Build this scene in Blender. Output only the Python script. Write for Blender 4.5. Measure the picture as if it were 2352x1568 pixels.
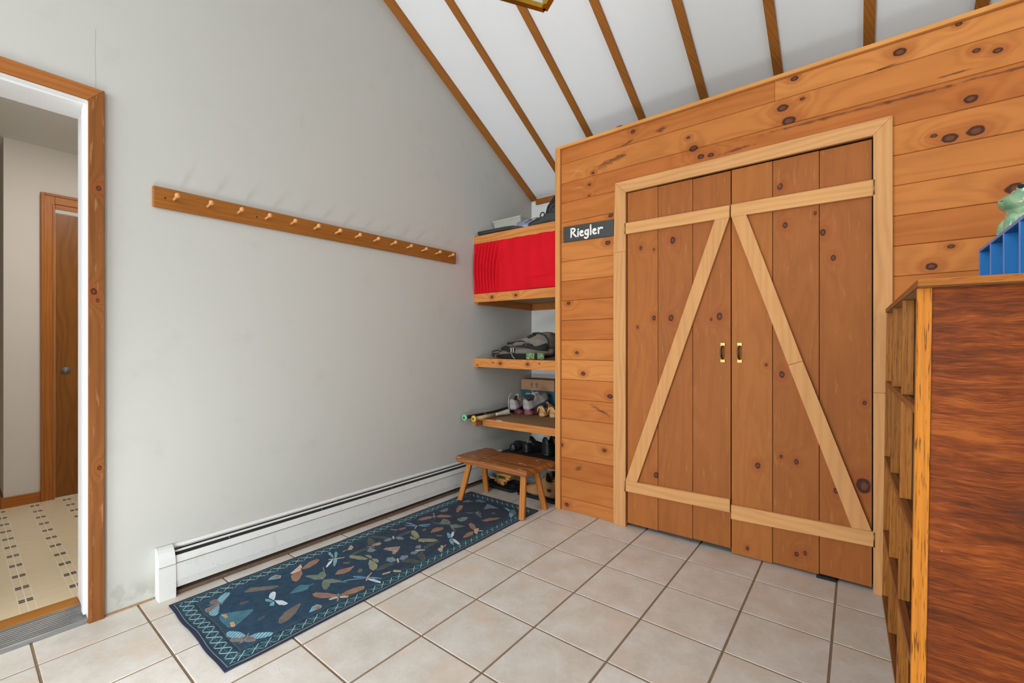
import bpy, bmesh, math, random
import numpy as np
from mathutils import Vector, Matrix
random.seed(7)
S = bpy.context.scene
for o in list(bpy.data.objects): bpy.data.objects.remove(o)
COL = S.collection
PI = math.pi

# ---------------------------------------------------------------- camera
cam = bpy.data.cameras.new('camera'); cam_o = bpy.data.objects.new('camera', cam); COL.objects.link(cam_o)
cam_o.location = (1.6299, -0.8052, 1.1135)
cam_o.rotation_euler = (PI/2, 0, 0.66557)
cam.sensor_width = 36.0; cam.lens = 36.0*1009.8/2352.0
cam.shift_y = (794.9-784.0)/2352.0
cam.clip_start = 0.02
S.camera = cam_o

# ---------------------------------------------------------------- view
S.view_settings.view_transform = 'Standard'; S.view_settings.look = 'None'
S.view_settings.gamma = 1.0; S.view_settings.use_curve_mapping = False
S.view_settings.exposure = -0.01
S.cycles.max_bounces = 8; S.cycles.diffuse_bounces = 5; S.cycles.glossy_bounces = 3
S.cycles.transmission_bounces = 6; S.cycles.sample_clamp_indirect = 4.0
S.cycles.use_denoising = True

# ---------------------------------------------------------------- world + lights
W = bpy.data.worlds.new('world'); S.world = W; W.use_nodes = True
W.node_tree.nodes['Background'].inputs[0].default_value = (0.80, 0.88, 1.0, 1)
W.node_tree.nodes['Background'].inputs[1].default_value = 1.0

def area(name, loc, target, sx, sy, power, col=(1, 1, 1)):
    l = bpy.data.lights.new(name, 'AREA'); l.shape = 'RECTANGLE'; l.size = sx; l.size_y = sy
    l.energy = power; l.color = col
    o = bpy.data.objects.new(name, l); COL.objects.link(o); o.location = loc
    o.rotation_euler = (Vector(target)-Vector(loc)).to_track_quat('-Z', 'Y').to_euler()
    return o
# daylight through the windows behind the camera, a low lamp for the unseen bright floor patch, and added fills
area('window_daylight', (0.35, -3.45, 1.7), (0.2, 2.2, 1.9), 2.0, 2.0, 128, (0.91, 0.96, 1.0))
area('side_fill', (3.15, 0.6, 2.3), (-0.6, 1.5, 1.6), 1.8, 1.3, 14, (0.93, 0.97, 1.0))  # added fill that brightens the left wall
area('floor_glow', (0.20, -0.95, 0.06), (0.25, 0.9, 1.3), 0.6, 0.5, 32, (0.94, 0.972, 1.0))
area('overhead_fill', (0.8, -1.6, 2.6), (0.2, 1.9, 1.1), 1.2, 1.0, 12, (0.96, 0.98, 1.0))  # added soft fill above and behind the camera
area('hall_fill', (-1.75, -0.15, 2.45), (-2.1, -0.5, 0), 0.5, 0.5, 20, (1.0, 0.95, 0.90))  # added to brighten the hall, no fixture in view

# ---------------------------------------------------------------- colour + node helpers
def C(r, g, b):
    f = lambda c: (c/255/12.92) if c/255 <= 0.04045 else ((c/255+0.055)/1.055)**2.4
    return (f(r), f(g), f(b), 1.0)

class NT:
    def __init__(s, name):
        s.m = bpy.data.materials.new(name); s.m.use_nodes = True
        s.t = s.m.node_tree; s.b = s.t.nodes['Principled BSDF']
    def n(s, typ, **k):
        x = s.t.nodes.new(typ)
        for a, v in k.items(): setattr(x, a, v)
        return x
    def put(s, sock, v):
        if isinstance(v, bpy.types.NodeSocket): s.t.links.new(v, sock)
        else: sock.default_value = v
    def math(s, op, a, b=None, c=None, clamp=False):
        x = s.n('ShaderNodeMath', operation=op, use_clamp=clamp)
        s.put(x.inputs[0], a)
        if b is not None: s.put(x.inputs[1], b)
        if c is not None: s.put(x.inputs[2], c)
        return x.outputs[0]
    def xyz(s, x, y, z):
        c = s.n('ShaderNodeCombineXYZ')
        for i, v in enumerate((x, y, z)): s.put(c.inputs[i], v)
        return c.outputs[0]
    def sep(s, v):
        x = s.n('ShaderNodeSeparateXYZ'); s.put(x.inputs[0], v); return x.outputs
    def pos(s): return s.n('ShaderNodeTexCoord').outputs['Object']
    def rnd(s): return s.n('ShaderNodeObjectInfo').outputs['Random']
    def noise(s, vec, scale=1.0, detail=2.0, dist=0.0, rough=0.5):
        x = s.n('ShaderNodeTexNoise'); s.put(x.inputs['Vector'], vec)
        x.inputs['Scale'].default_value = scale; x.inputs['Detail'].default_value = detail
        x.inputs['Distortion'].default_value = dist; x.inputs['Roughness'].default_value = rough
        return x.outputs['Fac']
    def step(s, v, a, b, lo=0.0, hi=1.0):
        x = s.n('ShaderNodeMapRange', interpolation_type='SMOOTHSTEP')
        s.put(x.inputs[0], v); x.inputs[1].default_value = a; x.inputs[2].default_value = b
        x.inputs[3].default_value = lo; x.inputs[4].default_value = hi
        return x.outputs[0]
    def mix(s, f, a, b, mode='MIX'):
        x = s.n('ShaderNodeMix', data_type='RGBA', blend_type=mode)
        s.put(x.inputs[0], f); s.put(x.inputs[6], a); s.put(x.inputs[7], b)
        return x.outputs[2]
    def ramp(s, f, stops):
        x = s.n('ShaderNodeValToRGB'); s.put(x.inputs[0], f); e = x.color_ramp.elements
        while len(e) < len(stops): e.new(0.5)
        for i, (p, c) in enumerate(stops): e[i].position = p; e[i].color = c
        return x.outputs[0]
    def hsv(s, col, val):
        x = s.n('ShaderNodeHueSaturation'); s.put(x.inputs['Color'], col); s.put(x.inputs['Value'], val)
        return x.outputs[0]
    def bump(s, h, strength=0.2, dist=0.002):
        x = s.n('ShaderNodeBump'); s.put(x.inputs['Height'], h)
        x.inputs['Strength'].default_value = strength; x.inputs['Distance'].default_value = dist
        s.t.links.new(x.outputs[0], s.b.inputs['Normal'])
    def out(s, col, rough=0.5, metal=0.0, spec=0.5):
        s.put(s.b.inputs['Base Color'], col); s.put(s.b.inputs['Roughness'], rough)
        s.b.inputs['Metallic'].default_value = metal; s.b.inputs['Specular IOR Level'].default_value = spec
        return s.m

def plain(name, col, rough=0.6, metal=0.0, var=0.10, scale=30, spec=0.4, bump=0.0):
    t = NT(name); p = t.pos()
    n = t.noise(p, scale, 3)
    c = t.mix(n, C(*[max(0, v*(1-var)) for v in col]), C(*[min(255, v*(1+var)) for v in col]))
    if bump: t.bump(n, bump, 0.003)
    return t.out(c, rough, metal, spec)

def wood(name, light, dark, axis='X', knots=(), figs=(), ctr=(0, 0, 0), freq=20, ring=0.45, fine=0.35, wav=1.0,
         rough=0.6, halo=(146, 74, 32), knotc=(58, 32, 22), var=0.13, wear=0.0, spec=0.18, pores=0.0):
    """grain running along `axis`; knots = (along, across, radius) and dark figures in world metres on the board's face"""
    t = NT(name); s = t.sep(t.pos()); R = t.rnd()
    iu = {'X': 0, 'Y': 1, 'Z': 2, 'ZY': 2}[axis]; iv = {'X': 2, 'Y': 0, 'Z': 0, 'ZY': 1}[axis]; iw = {'X': 1, 'Y': 2, 'Z': 1, 'ZY': 0}[axis]
    u, v0, w = s[iu], s[iv], s[iw]
    v = t.math('MULTIPLY_ADD', w, 0.8, v0)
    off = t.math('MULTIPLY', R, 31.7)
    uo = t.math('ADD', u, off)
    n1 = t.noise(t.xyz(t.math('MULTIPLY', uo, 1.1), t.math('MULTIPLY', v, 7.0), off), 1.0, 2.0, 0.3)
    F = t.math('MULTIPLY_ADD', v, freq, t.math('MULTIPLY', n1, 4.2*wav))
    kd = None
    for (ku, kv, r) in knots:
        if axis in ('Z', 'ZY'): ku, kv = kv, ku
        du = t.math('MULTIPLY', t.math('SUBTRACT', u, ku-ctr[iu]), 0.72)
        dv = t.math('SUBTRACT', v0, kv-ctr[iv])
        d = t.math('DIVIDE', t.math('SQRT', t.math('ADD', t.math('MULTIPLY', du, du), t.math('MULTIPLY', dv, dv))), r)
        F = t.math('MULTIPLY_ADD', t.math('EXPONENT', t.math('MULTIPLY', d, -0.42)), 3.5, F)
        kd = d if kd is None else t.math('MINIMUM', kd, d)
    rg = t.math('MULTIPLY_ADD', t.math('SINE', t.math('MULTIPLY', F, 6.283)), 0.5, 0.5)
    rg = t.math('POWER', rg, 1.6)
    fn = t.noise(t.xyz(t.math('MULTIPLY', uo, 7.0), t.math('MULTIPLY', v, 230.0), off), 1.0, 2.0)
    bl = t.noise(t.xyz(t.math('MULTIPLY', uo, 2.2), t.math('MULTIPLY', v, 9.0), 3.0), 1.0, 3.0)
    f = t.math('MULTIPLY', rg, ring)
    f = t.math('MULTIPLY_ADD', fn, fine, f)
    bl2 = t.noise(t.xyz(t.math('MULTIPLY', uo, 3.5), t.math('MULTIPLY', v, 16.0), 8.0), 1.0, 4.0, 0.6)
    f = t.math('MULTIPLY_ADD', bl, 0.55, f)
    f = t.math('MULTIPLY_ADD', bl2, 0.45, f)
    f = t.math('SUBTRACT', f, 0.52, clamp=True)
    sat = lambda c: (c[0], c[1]*0.985, c[2]*0.92)
    col = t.mix(f, C(*sat(light)), C(*sat(dark)))
    nz = t.noise(t.xyz(t.math('MULTIPLY', u, 26.0), t.math('MULTIPLY', v0, 70.0), off), 1.0, 3.0)
    for (fu, fv, ru, rv, slope) in figs:
        du = t.math('SUBTRACT', u, fu-ctr[iu])
        dv = t.math('SUBTRACT', t.math('SUBTRACT', v0, fv-ctr[iv]), t.math('MULTIPLY', du, slope))
        a = t.math('DIVIDE', du, ru); b = t.math('DIVIDE', dv, rv)
        d = t.math('SQRT', t.math('ADD', t.math('MULTIPLY', a, a), t.math('MULTIPLY', b, b)))
        d = t.math('ADD', d, t.math('MULTIPLY_ADD', nz, 2.2, -1.1))
        col = t.mix(t.step(d, 0.2, 1.15, 0.8, 0.0), col, C(88, 50, 30))
    if kd is not None:
        k2 = t.math('ADD', kd, t.math('MULTIPLY_ADD', nz, 0.5, -0.25))
        col = t.mix(t.step(k2, 1.0, 3.6, 0.55, 0.0), col, C(*halo))
        col = t.mix(t.step(k2, 0.88, 1.10, 0.95, 0.0), col, C(*knotc))
        col = t.mix(t.step(k2, 0.35, 0.70, 0.6, 0.0), col, C(122, 74, 46))
    if pores:
        pn = t.noise(t.xyz(t.math('MULTIPLY', uo, 14.0), t.math('MULTIPLY', v, 330.0), 5.0), 1.0, 3.0, 0.4)
        col = t.mix(t.math('MULTIPLY', t.step(pn, 0.56, 0.66), pores), col, C(58, 34, 18))
    if wear:
        wn = t.noise(t.xyz(t.math('MULTIPLY', uo, 9.0), t.math('MULTIPLY', v, 60.0), 9.0), 1.0, 4.0)
        col = t.mix(t.math('MULTIPLY', t.step(wn, 0.60, 0.72), wear), col, C(215, 165, 115))
    col = t.hsv(col, t.math('MULTIPLY_ADD', R, var*2, 1.0-var))
    t.bump(t.math('ADD', fn, rg), 0.12, 0.0015)
    return t.out(col, rough, 0.0, spec)

# ---------------------------------------------------------------- mesh helpers
def link(o, parent=None):
    COL.objects.link(o)
    if parent is not None: o.parent = parent
    return o
def from_bm(name, bm, mat, parent=None, loc=(0, 0, 0), smooth=False):
    """bm in world metres (or in the parent's frame when that frame is turned); object origin moves to loc"""
    me = bpy.data.meshes.new(name); bmesh.ops.recalc_face_normals(bm, faces=bm.faces)
    if loc != (0, 0, 0): bmesh.ops.translate(bm, vec=-Vector(loc), verts=bm.verts)
    bm.to_mesh(me); bm.free()
    for m in (mat if isinstance(mat, (list, tuple)) else [mat]): me.materials.append(m)
    if smooth:
        for p in me.polygons: p.use_smooth = True
    o = bpy.data.objects.new(name, me); link(o, parent)
    l = Vector(loc)
    if parent is not None: l = l - root_loc(parent)
    o.location = l
    return o
def root_loc(o):
    l = Vector((0, 0, 0))
    while o is not None:
        if not o.get('_local'): l += o.location
        o = o.parent
    return l
def tag(o, label=None, cat=None, group=None, kind=None):
    if label: o['label'] = label
    if cat: o['category'] = cat
    if group: o['group'] = group
    if kind: o['kind'] = kind
    return o
def thing(name, loc, label, cat, group=None, kind=None, rot=None):
    o = bpy.data.objects.new(name, None); o.empty_display_size = 0.05; COL.objects.link(o); o.location = loc
    if rot: o.rotation_euler = rot; o['_local'] = 1
    return tag(o, label, cat, group, kind)
def addbox(bm, x0, x1, y0, y1, z0, z1, bev=0.0):
    r = bmesh.ops.create_cube(bm, size=1.0); vs = r['verts']
    for v in vs:
        v.co = Vector((x0+(v.co.x+.5)*(x1-x0), y0+(v.co.y+.5)*(y1-y0), z0+(v.co.z+.5)*(z1-z0)))
    if bev:
        es = list({e for v in vs for e in v.link_edges})
        bmesh.ops.bevel(bm, geom=es, offset=bev, segments=1, affect='EDGES', clamp_overlap=True)
def box(name, x0, x1, y0, y1, z0, z1, mat, parent=None, bev=0.0):
    bm = bmesh.new(); addbox(bm, x0, x1, y0, y1, z0, z1, bev)
    return from_bm(name, bm, mat, parent, ((x0+x1)/2, (y0+y1)/2, (z0+z1)/2))
def addprism(bm, pts, a, b, plane='XZ', bev=0.0):
    """polygon pts extruded from a to b along the missing axis"""
    def P(p, t):
        return {'XZ': (p[0], t, p[1]), 'YZ': (t, p[0], p[1]), 'XY': (p[0], p[1], t)}[plane]
    v0 = [bm.verts.new(P(p, a)) for p in pts]; v1 = [bm.verts.new(P(p, b)) for p in pts]
    n = len(pts); fs = [bm.faces.new(v0), bm.faces.new(v1[::-1])]
    for i in range(n): fs.append(bm.faces.new((v0[i], v0[(i+1) % n], v1[(i+1) % n], v1[i])))
    if bev:
        es = list({e for f in fs for e in f.edges})
        bmesh.ops.bevel(bm, geom=es, offset=bev, segments=1, affect='EDGES', clamp_overlap=True)
def prism(name, pts, a, b, mat, parent=None, plane='XZ', bev=0.0):
    bm = bmesh.new(); addprism(bm, pts, a, b, plane, bev)
    cu = sum(p[0] for p in pts)/len(pts); cv = sum(p[1] for p in pts)/len(pts); m = (a+b)/2
    loc = {'XZ': (cu, m, cv), 'YZ': (m, cu, cv), 'XY': (cu, cv, m)}[plane]
    return from_bm(name, bm, mat, parent, loc)
def sweep(bm, pts, rad, seg=10, flat=None, caps=True):
    """tube along pts; rad number or list; flat = (normal, thickness) gives a ribbon-like section"""
    P = [Vector(p) for p in pts]; n = len(P)
    R = rad if isinstance(rad, (list, tuple)) else [rad]*n
    rings = []; up = Vector((0.13, 0.21, 1)).normalized(); prev = None
    for i in range(n):
        t = (P[min(i+1, n-1)]-P[max(i-1, 0)]).normalized()
        if flat: nn = Vector(flat[0]); nn = (nn-t*nn.dot(t)).normalized(); bb = t.cross(nn)
        else:
            ref = prev if prev is not None else (up if abs(t.dot(up)) < .9 else Vector((1, 0, 0)))
            nn = (ref-t*ref.dot(t)).normalized(); prev = nn; bb = t.cross(nn)
        ring = []
        for k in range(seg):
            a = 2*PI*(k+.5)/seg
            if flat:
                ca, sa = math.cos(a), math.sin(a); e = 0.5
                ring.append(bm.verts.new(P[i]+nn*flat[1]*math.copysign(abs(ca)**e, ca)+bb*R[i]*math.copysign(abs(sa)**e, sa)))
            else: ring.append(bm.verts.new(P[i]+(nn*math.cos(a)+bb*math.sin(a))*R[i]))
        rings.append(ring)
    for i in range(n-1):
        for k in range(seg):
            bm.faces.new((rings[i][k], rings[i][(k+1) % seg], rings[i+1][(k+1) % seg], rings[i+1][k]))
    if caps: bm.faces.new(rings[0][::-1]); bm.faces.new(rings[-1])
def tube(name, pts, rad, mat, parent=None, seg=10, flat=None, smooth=True):
    bm = bmesh.new(); sweep(bm, pts, rad, seg, flat)
    return from_bm(name, bm, mat, parent, tuple(Vector(pts[0])), smooth)
def lathe(name, prof, a, b, mat, parent=None, seg=20, smooth=True):
    """profile (distance along a->b, radius)"""
    a = Vector(a); d = (Vector(b)-a).normalized()
    bm = bmesh.new(); sweep(bm, [a+d*p[0] for p in prof], [max(p[1], 1e-4) for p in prof], seg)
    return from_bm(name, bm, mat, parent, tuple(a), smooth)
def adds(bm, c, r, e=(1, 1), rot=None, seg=20, rings=12, noise=0.0, seed=0):
    """superellipsoid: e<1 boxy"""
    rnd = random.Random(seed); ph = [rnd.uniform(0, 6.28) for _ in range(6)]
    M = rot or Matrix.Identity(3); c = Vector(c); grid = []
    sp = lambda v, p: math.copysign(abs(v)**p, v)
    for i in range(1, rings):
        th = -PI/2+PI*i/rings; row = []
        for k in range(seg):
            a = 2*PI*k/seg
            x = r[0]*sp(math.cos(th), e[1])*sp(math.cos(a), e[0]); y = r[1]*sp(math.cos(th), e[1])*sp(math.sin(a), e[0]); z = r[2]*sp(math.sin(th), e[1])
            if noise:
                q = 1+noise*(math.sin(3*a+ph[0]+th*2)+.6*math.sin(5*a+ph[1]-3*th)+.5*math.sin(7*th+ph[2]+2*a))
                x *= q; y *= q; z *= q
            row.append(bm.verts.new(c+M @ Vector((x, y, z))))
        grid.append(row)
    b = bm.verts.new(c+M @ Vector((0, 0, -r[2]))); t = bm.verts.new(c+M @ Vector((0, 0, r[2])))
    for i in range(len(grid)-1):
        for k in range(seg): bm.faces.new((grid[i][k], grid[i][(k+1) % seg], grid[i+1][(k+1) % seg], grid[i+1][k]))
    for k in range(seg):
        bm.faces.new((b, grid[0][(k+1) % seg], grid[0][k])); bm.faces.new((t, grid[-1][k], grid[-1][(k+1) % seg]))
def blob(name, c, r, mat, parent=None, e=(1, 1), rot=None, noise=0.0, seed=0, seg=24, rings=14):
    bm = bmesh.new(); adds(bm, c, r, e, rot, seg, rings, noise, seed)
    return from_bm(name, bm, mat, parent, tuple(c), True)
def rotz(a): return Matrix.Rotation(a, 3, 'Z')
def eul(x, y, z): return Matrix.Rotation(z, 3, 'Z') @ Matrix.Rotation(y, 3, 'Y') @ Matrix.Rotation(x, 3, 'X')
def subsurf(o, lv=1):
    m = o.modifiers.new('subsurf', 'SUBSURF'); m.levels = lv; m.render_levels = lv; return o
def remesh(o, vox=0.005, it=6):
    m = o.modifiers.new('remesh', 'REMESH'); m.mode = 'VOXEL'; m.voxel_size = vox; m.use_smooth_shade = True
    s = o.modifiers.new('smooth', 'SMOOTH'); s.factor = 0.6; s.iterations = it
    return o

# ---------------------------------------------------------------- materials
def m_wall():
    t = NT('white_wall_paint'); p = t.pos(); x, y, z = t.sep(p)
    n = t.noise(p, 1.3, 3)
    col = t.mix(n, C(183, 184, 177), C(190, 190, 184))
    sp = t.step(t.noise(p, 75, 2), 0.765, 0.80)
    low = t.step(z, 0.1, 1.9, 1.0, 0.15)
    col = t.mix(t.math('MULTIPLY', sp, t.math('MULTIPLY', low, 0.55)), col, C(95, 90, 78))
    sm = t.step(t.noise(p, 6.5, 4), 0.60, 0.75)
    col = t.mix(t.math('MULTIPLY', sm, 0.10), col, C(150, 142, 120))
    # grime band just above the floor and a stained patch beside the heater
    g = t.math('MULTIPLY', t.step(z, 0.02, 0.14, 0.5, 0.0), t.step(t.noise(p, 14, 4), 0.42, 0.62))
    col = t.mix(g, col, C(128, 118, 96))
    dy = t.math('ADD', y, 0.372); dz = t.math('SUBTRACT', z, 0.075)
    d = t.math('SQRT', t.math('ADD', t.math('MULTIPLY', dy, dy), t.math('MULTIPLY', t.math('MULTIPLY', dz, dz), 0.35)))
    d = t.math('MULTIPLY_ADD', t.noise(p, 22, 4), 0.06, d)
    col = t.mix(t.step(d, 0.042, 0.058, 0.26, 0.0), col, C(128, 124, 106))
    # hairline crack above the doorway
    cr = t.math('ABSOLUTE', t.math('ADD', y, t.math('MULTIPLY_ADD', t.noise(p, 6, 2), 0.004, 0.442)))
    cr = t.math('MULTIPLY', t.step(cr, 0.0006, 0.0014, 1.0, 0.0), t.math('MULTIPLY', t.step(z, 2.158, 2.16), t.step(z, 2.40, 2.41, 1.0, 0.0)))
    col = t.mix(t.math('MULTIPLY', cr, 0.5), col, C(120, 118, 108))
    t.bump(t.noise(p, 160, 2), 0.06, 0.001)
    return t.out(col, 0.72, 0, 0.25)
WALL = m_wall()
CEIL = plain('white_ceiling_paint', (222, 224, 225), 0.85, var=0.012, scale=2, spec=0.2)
HALLW = plain('pinkish_white_paint', (205, 197, 188), 0.8, var=0.012, scale=3, spec=0.2)
HALLC = plain('hall_ceiling_paint', (214, 214, 208), 0.85, var=0.01, scale=3, spec=0.2)
WHITE = plain('white_trim_paint', (222, 223, 222), 0.4, var=0.02, scale=12)
BATTEN = wood('stained_batten_wood', (162, 104, 48), (116, 70, 30), 'Y', freq=55, ring=0.3, fine=0.5, var=0.05, rough=0.55)
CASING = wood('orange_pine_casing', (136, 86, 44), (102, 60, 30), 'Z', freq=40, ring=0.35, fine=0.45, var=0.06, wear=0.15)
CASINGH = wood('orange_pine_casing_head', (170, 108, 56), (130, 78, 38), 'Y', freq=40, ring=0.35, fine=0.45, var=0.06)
TRIMZ = wood('honey_pine_trim_upright', (206, 156, 108), (176, 122, 78), 'Z', freq=34, ring=0.3, fine=0.4, var=0.05)
TRIMX = wood('honey_pine_trim_level', (208, 158, 110), (178, 124, 80), 'X', freq=34, ring=0.35, fine=0.4, var=0.05)
FASC = wood('shelf_fascia_pine', (202, 136, 78), (160, 96, 48), 'X', freq=30, ring=0.4, fine=0.4, var=0.05)
SHELFW = wood('shelf_board_wood', (168, 136, 106), (132, 102, 76), 'X', freq=24, ring=0.3, fine=0.5, var=0.05)
PEGB = wood('oak_peg_board', (158, 100, 42), (120, 72, 26), 'Y', freq=60, ring=0.2, fine=0.6, var=0.03)
PEG = wood('pale_peg_wood', (208, 158, 108), (176, 124, 78), 'X', freq=80, ring=0.3, fine=0.4, var=0.08)
STOOLT = wood('worn_stool_top', (164, 102, 54), (98, 56, 26), 'X', freq=26, ring=0.55, fine=0.6, var=0.03, wear=0.6, rough=0.35, spec=0.5)
STOOLL = wood('stool_leg_wood', (188, 124, 64), (140, 84, 36), 'Z', freq=60, ring=0.4, fine=0.5, var=0.06)
PLAINPLANK = wood('closet_plank', (196, 126, 70), (152, 88, 44), 'X', freq=16, ring=0.4, var=0.06)
EDGE = wood('orange_oak_edging', (220, 142, 52), (170, 100, 36), 'Z', freq=70, ring=0.25, fine=0.6, var=0.06, wear=0.08, rough=0.45, pores=0.75)
EDGE2 = wood('brown_oak_edging', (172, 112, 50), (120, 72, 32), 'Z', freq=70, ring=0.3, fine=0.7, var=0.14, rough=0.45, pores=0.6)
EDGEX = wood('orange_oak_top_edging', (186, 116, 50), (124, 70, 28), 'X', freq=80, ring=0.25, fine=0.7, var=0.05, rough=0.45, pores=0.8)
EDGEY = wood('brown_shelf_edging', (158, 98, 58), (104, 62, 34), 'Y', freq=70, ring=0.25, fine=0.9, var=0.08, rough=0.4)
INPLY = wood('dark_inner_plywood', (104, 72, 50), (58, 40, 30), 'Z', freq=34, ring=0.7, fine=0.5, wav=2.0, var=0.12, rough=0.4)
def m_ply():
    t = NT('red_brown_plywood'); x, y, z = t.sep(t.pos())
    w1 = t.noise(t.xyz(t.math('MULTIPLY', x, 5.0), 1.0, t.math('MULTIPLY', z, 12.0)), 1.0, 3, 0.3)
    zz = t.math('MULTIPLY_ADD', w1, 0.045, z)
    n = t.noise(t.xyz(t.math('MULTIPLY', x, 4.5), 2.0, t.math('MULTIPLY', zz, 62.0)), 1.0, 5, 0.25, 0.68)
    f = t.noise(t.xyz(t.math('MULTIPLY', x, 26.0), 4.0, t.math('MULTIPLY', zz, 520.0)), 1.0, 2)
    b = t.noise(t.xyz(t.math('MULTIPLY', x, 2.4), 7.0, t.math('MULTIPLY', z, 6.5)), 1.0, 3)
    v = t.math('MULTIPLY_ADD', f, 0.50, t.math('MULTIPLY', n, 0.70))
    v = t.math('MULTIPLY_ADD', b, 0.45, v)
    col = t.ramp(v, [(0.56, C(66, 34, 18)), (0.74, C(98, 48, 22)), (0.86, C(128, 62, 26)), (1.02, C(162, 88, 36))])
    # dark worn patch, with a shape of its own
    def patch(cx, cz, rx, rz):
        a = t.math('DIVIDE', t.math('SUBTRACT', x, cx), rx); c = t.math('DIVIDE', t.math('SUBTRACT', z, cz), rz)
        d = t.math('SQRT', t.math('ADD', t.math('MULTIPLY', a, a), t.math('MULTIPLY', c, c)))
        return t.step(t.math('MULTIPLY_ADD', t.noise(t.xyz(x, 0.0, z), 18, 4), 0.8, d), 0.9, 1.5, 0.75, 0.0)
    # coordinates are relative to the panel's own centre
    for q in ((0.005, -0.05, 0.028, 0.15), (-0.02, 0.10, 0.045, 0.03)):
        col = t.mix(patch(*q), col, C(78, 46, 34))
    sp = t.step(t.noise(t.xyz(x, 0.0, z), 120, 1), 0.80, 0.82)
    col = t.mix(sp, col, C(190, 170, 150))
    t.bump(v, 0.1, 0.001)
    return t.out(col, 0.55, 0, 0.15)
PLY = m_ply()
def m_tile():
    t = NT('cream_ceramic_tile'); p = t.pos(); R = t.rnd()
    off = t.xyz(t.math('MULTIPLY', R, 50.0), t.math('MULTIPLY', R, 23.0), 0.0)
    a = t.n('ShaderNodeVectorMath', operation='ADD'); t.put(a.inputs[0], p); t.put(a.inputs[1], off); q = a.outputs[0]
    n = t.noise(q, 7, 5, 0.4, 0.6); f = t.noise(q, 60, 4, 0, 0.65)
    v = t.math('MULTIPLY_ADD', f, 0.35, t.math('MULTIPLY', n, 0.8))
    col = t.ramp(v, [(0.35, C(194, 186, 174)), (0.55, C(206, 200, 190)), (0.75, C(216, 213, 207))])
    pk = t.step(t.noise(q, 4.1, 2), 0.52, 0.66)
    col = t.mix(t.math('MULTIPLY', pk, 0.35), col, C(206, 182, 160))
    col = t.hsv(col, t.math('MULTIPLY_ADD', R, 0.05, 0.955))
    ridge = t.step(t.math('ABSOLUTE', t.math('SUBTRACT', t.noise(q, 9, 2, 0.8), 0.5)), 0.0, 0.012, 1.0, 0.0)
    gate = t.step(t.noise(q, 5.0, 1), 0.58, 0.64)
    t.bump(t.math('ADD', t.math('MULTIPLY', ridge, t.math('MULTIPLY', gate, 0.8)), t.math('MULTIPLY', f, 0.5)), 0.35, 0.0012)
    return t.out(col, t.math('MULTIPLY_ADD', n, 0.2, 0.30), 0, 0.45)
TILE = m_tile()
GROUT = plain('brown_grout', (136, 116, 94), 0.95, var=0.12, scale=40, spec=0.1)
def m_vinyl():
    t = NT('cream_vinyl_sheet'); x, y, z = t.sep(t.pos())
    px, py = 0.163, 0.1555
    fx = t.math('FRACT', t.math('DIVIDE', t.math('ADD', x, 1.361+px*40+px/2), px))   # 0.5 at a mark
    fy = t.math('FRACT', t.math('DIVIDE', t.math('ADD', y, 0.4525+py*40+py/2), py))
    ax = t.math('MULTIPLY', t.math('ABSOLUTE', t.math('SUBTRACT', fx, 0.5)), px)
    ay = t.math('MULTIPLY', t.math('ABSOLUTE', t.math('SUBTRACT', fy, 0.5)), py)
    def band(v, a, b): return t.math('MULTIPLY', t.math('GREATER_THAN', v, a), t.math('LESS_THAN', v, b))
    mk = t.math('MULTIPLY', band(ax, 0.002, 0.0165), band(ay, 0.0025, 0.0215))
    ln = t.math('MAXIMUM', band(ay, 0.0225, 0.0245), t.math('LESS_THAN', ay, 0.0015))
    w = t.noise(t.xyz(t.math('MULTIPLY', x, 60.0), t.math('MULTIPLY', y, 6.0), 0.0), 1.0, 3)
    col = t.mix(w, C(226, 210, 178), C(212, 194, 160))
    pl = t.math('LESS_THAN', t.math('FRACT', t.math('DIVIDE', t.math('ADD', x, 9.0), 0.0815)), 0.02)
    col = t.mix(t.math('MULTIPLY', pl, 0.4), col, C(172, 150, 115))
    col = t.mix(ln, col, C(232, 224, 205)); col = t.mix(mk, col, C(52, 55, 66))
    return t.out(col, 0.35, 0, 0.5)
VINYL = m_vinyl()
def m_alu():
    t = NT('ridged_aluminium'); x, y, z = t.sep(t.pos())
    n = t.noise(t.xyz(t.math('MULTIPLY', x, 260.0), t.math('MULTIPLY', y, 9.0), 0.0), 1.0, 3)
    col = t.mix(n, C(110, 112, 112), C(176, 178, 178))
    return t.out(col, 0.42, 0.85, 0.5)
ALU = m_alu()
HEATM = None
def m_heat():
    t = NT('chipped_white_enamel'); p = t.pos(); x, y, z = t.sep(p)
    col = t.mix(t.noise(p, 5, 3), C(206, 208, 205), C(214, 216, 213))
    ch = t.step(t.noise(p, 95, 3), 0.72, 0.76)
    col = t.mix(t.math('MULTIPLY', ch, 0.75), col, C(92, 86, 76))
    d = t.step(t.noise(p, 18, 4), 0.55, 0.75)
    col = t.mix(t.math('MULTIPLY', d, 0.25), col, C(168, 160, 138))
    return t.out(col, 0.42, 0, 0.5)
HEATM = m_heat()
DARKM = plain('dark_metal', (46, 45, 42), 0.6, 0.4)
GALV = plain('grey_metal_fin', (140, 138, 130), 0.5, 0.6)
BRASS = plain('polished_brass', (214, 164, 62), 0.18, 1.0, var=0.05)
ABRASS = plain('antique_brass', (140, 118, 72), 0.35, 1.0, var=0.15, scale=200)
DBRASS = plain('dark_aged_brass', (78, 68, 48), 0.3, 0.9, var=0.1)
DARK = plain('painted_shade_brown', (70, 52, 38), 0.9)  # dark brown paints in the shade inside the closet and the seat groove
BLACK = plain('black_fabric', (30, 30, 31), 0.85, var=0.2, scale=90, bump=0.2)
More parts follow.
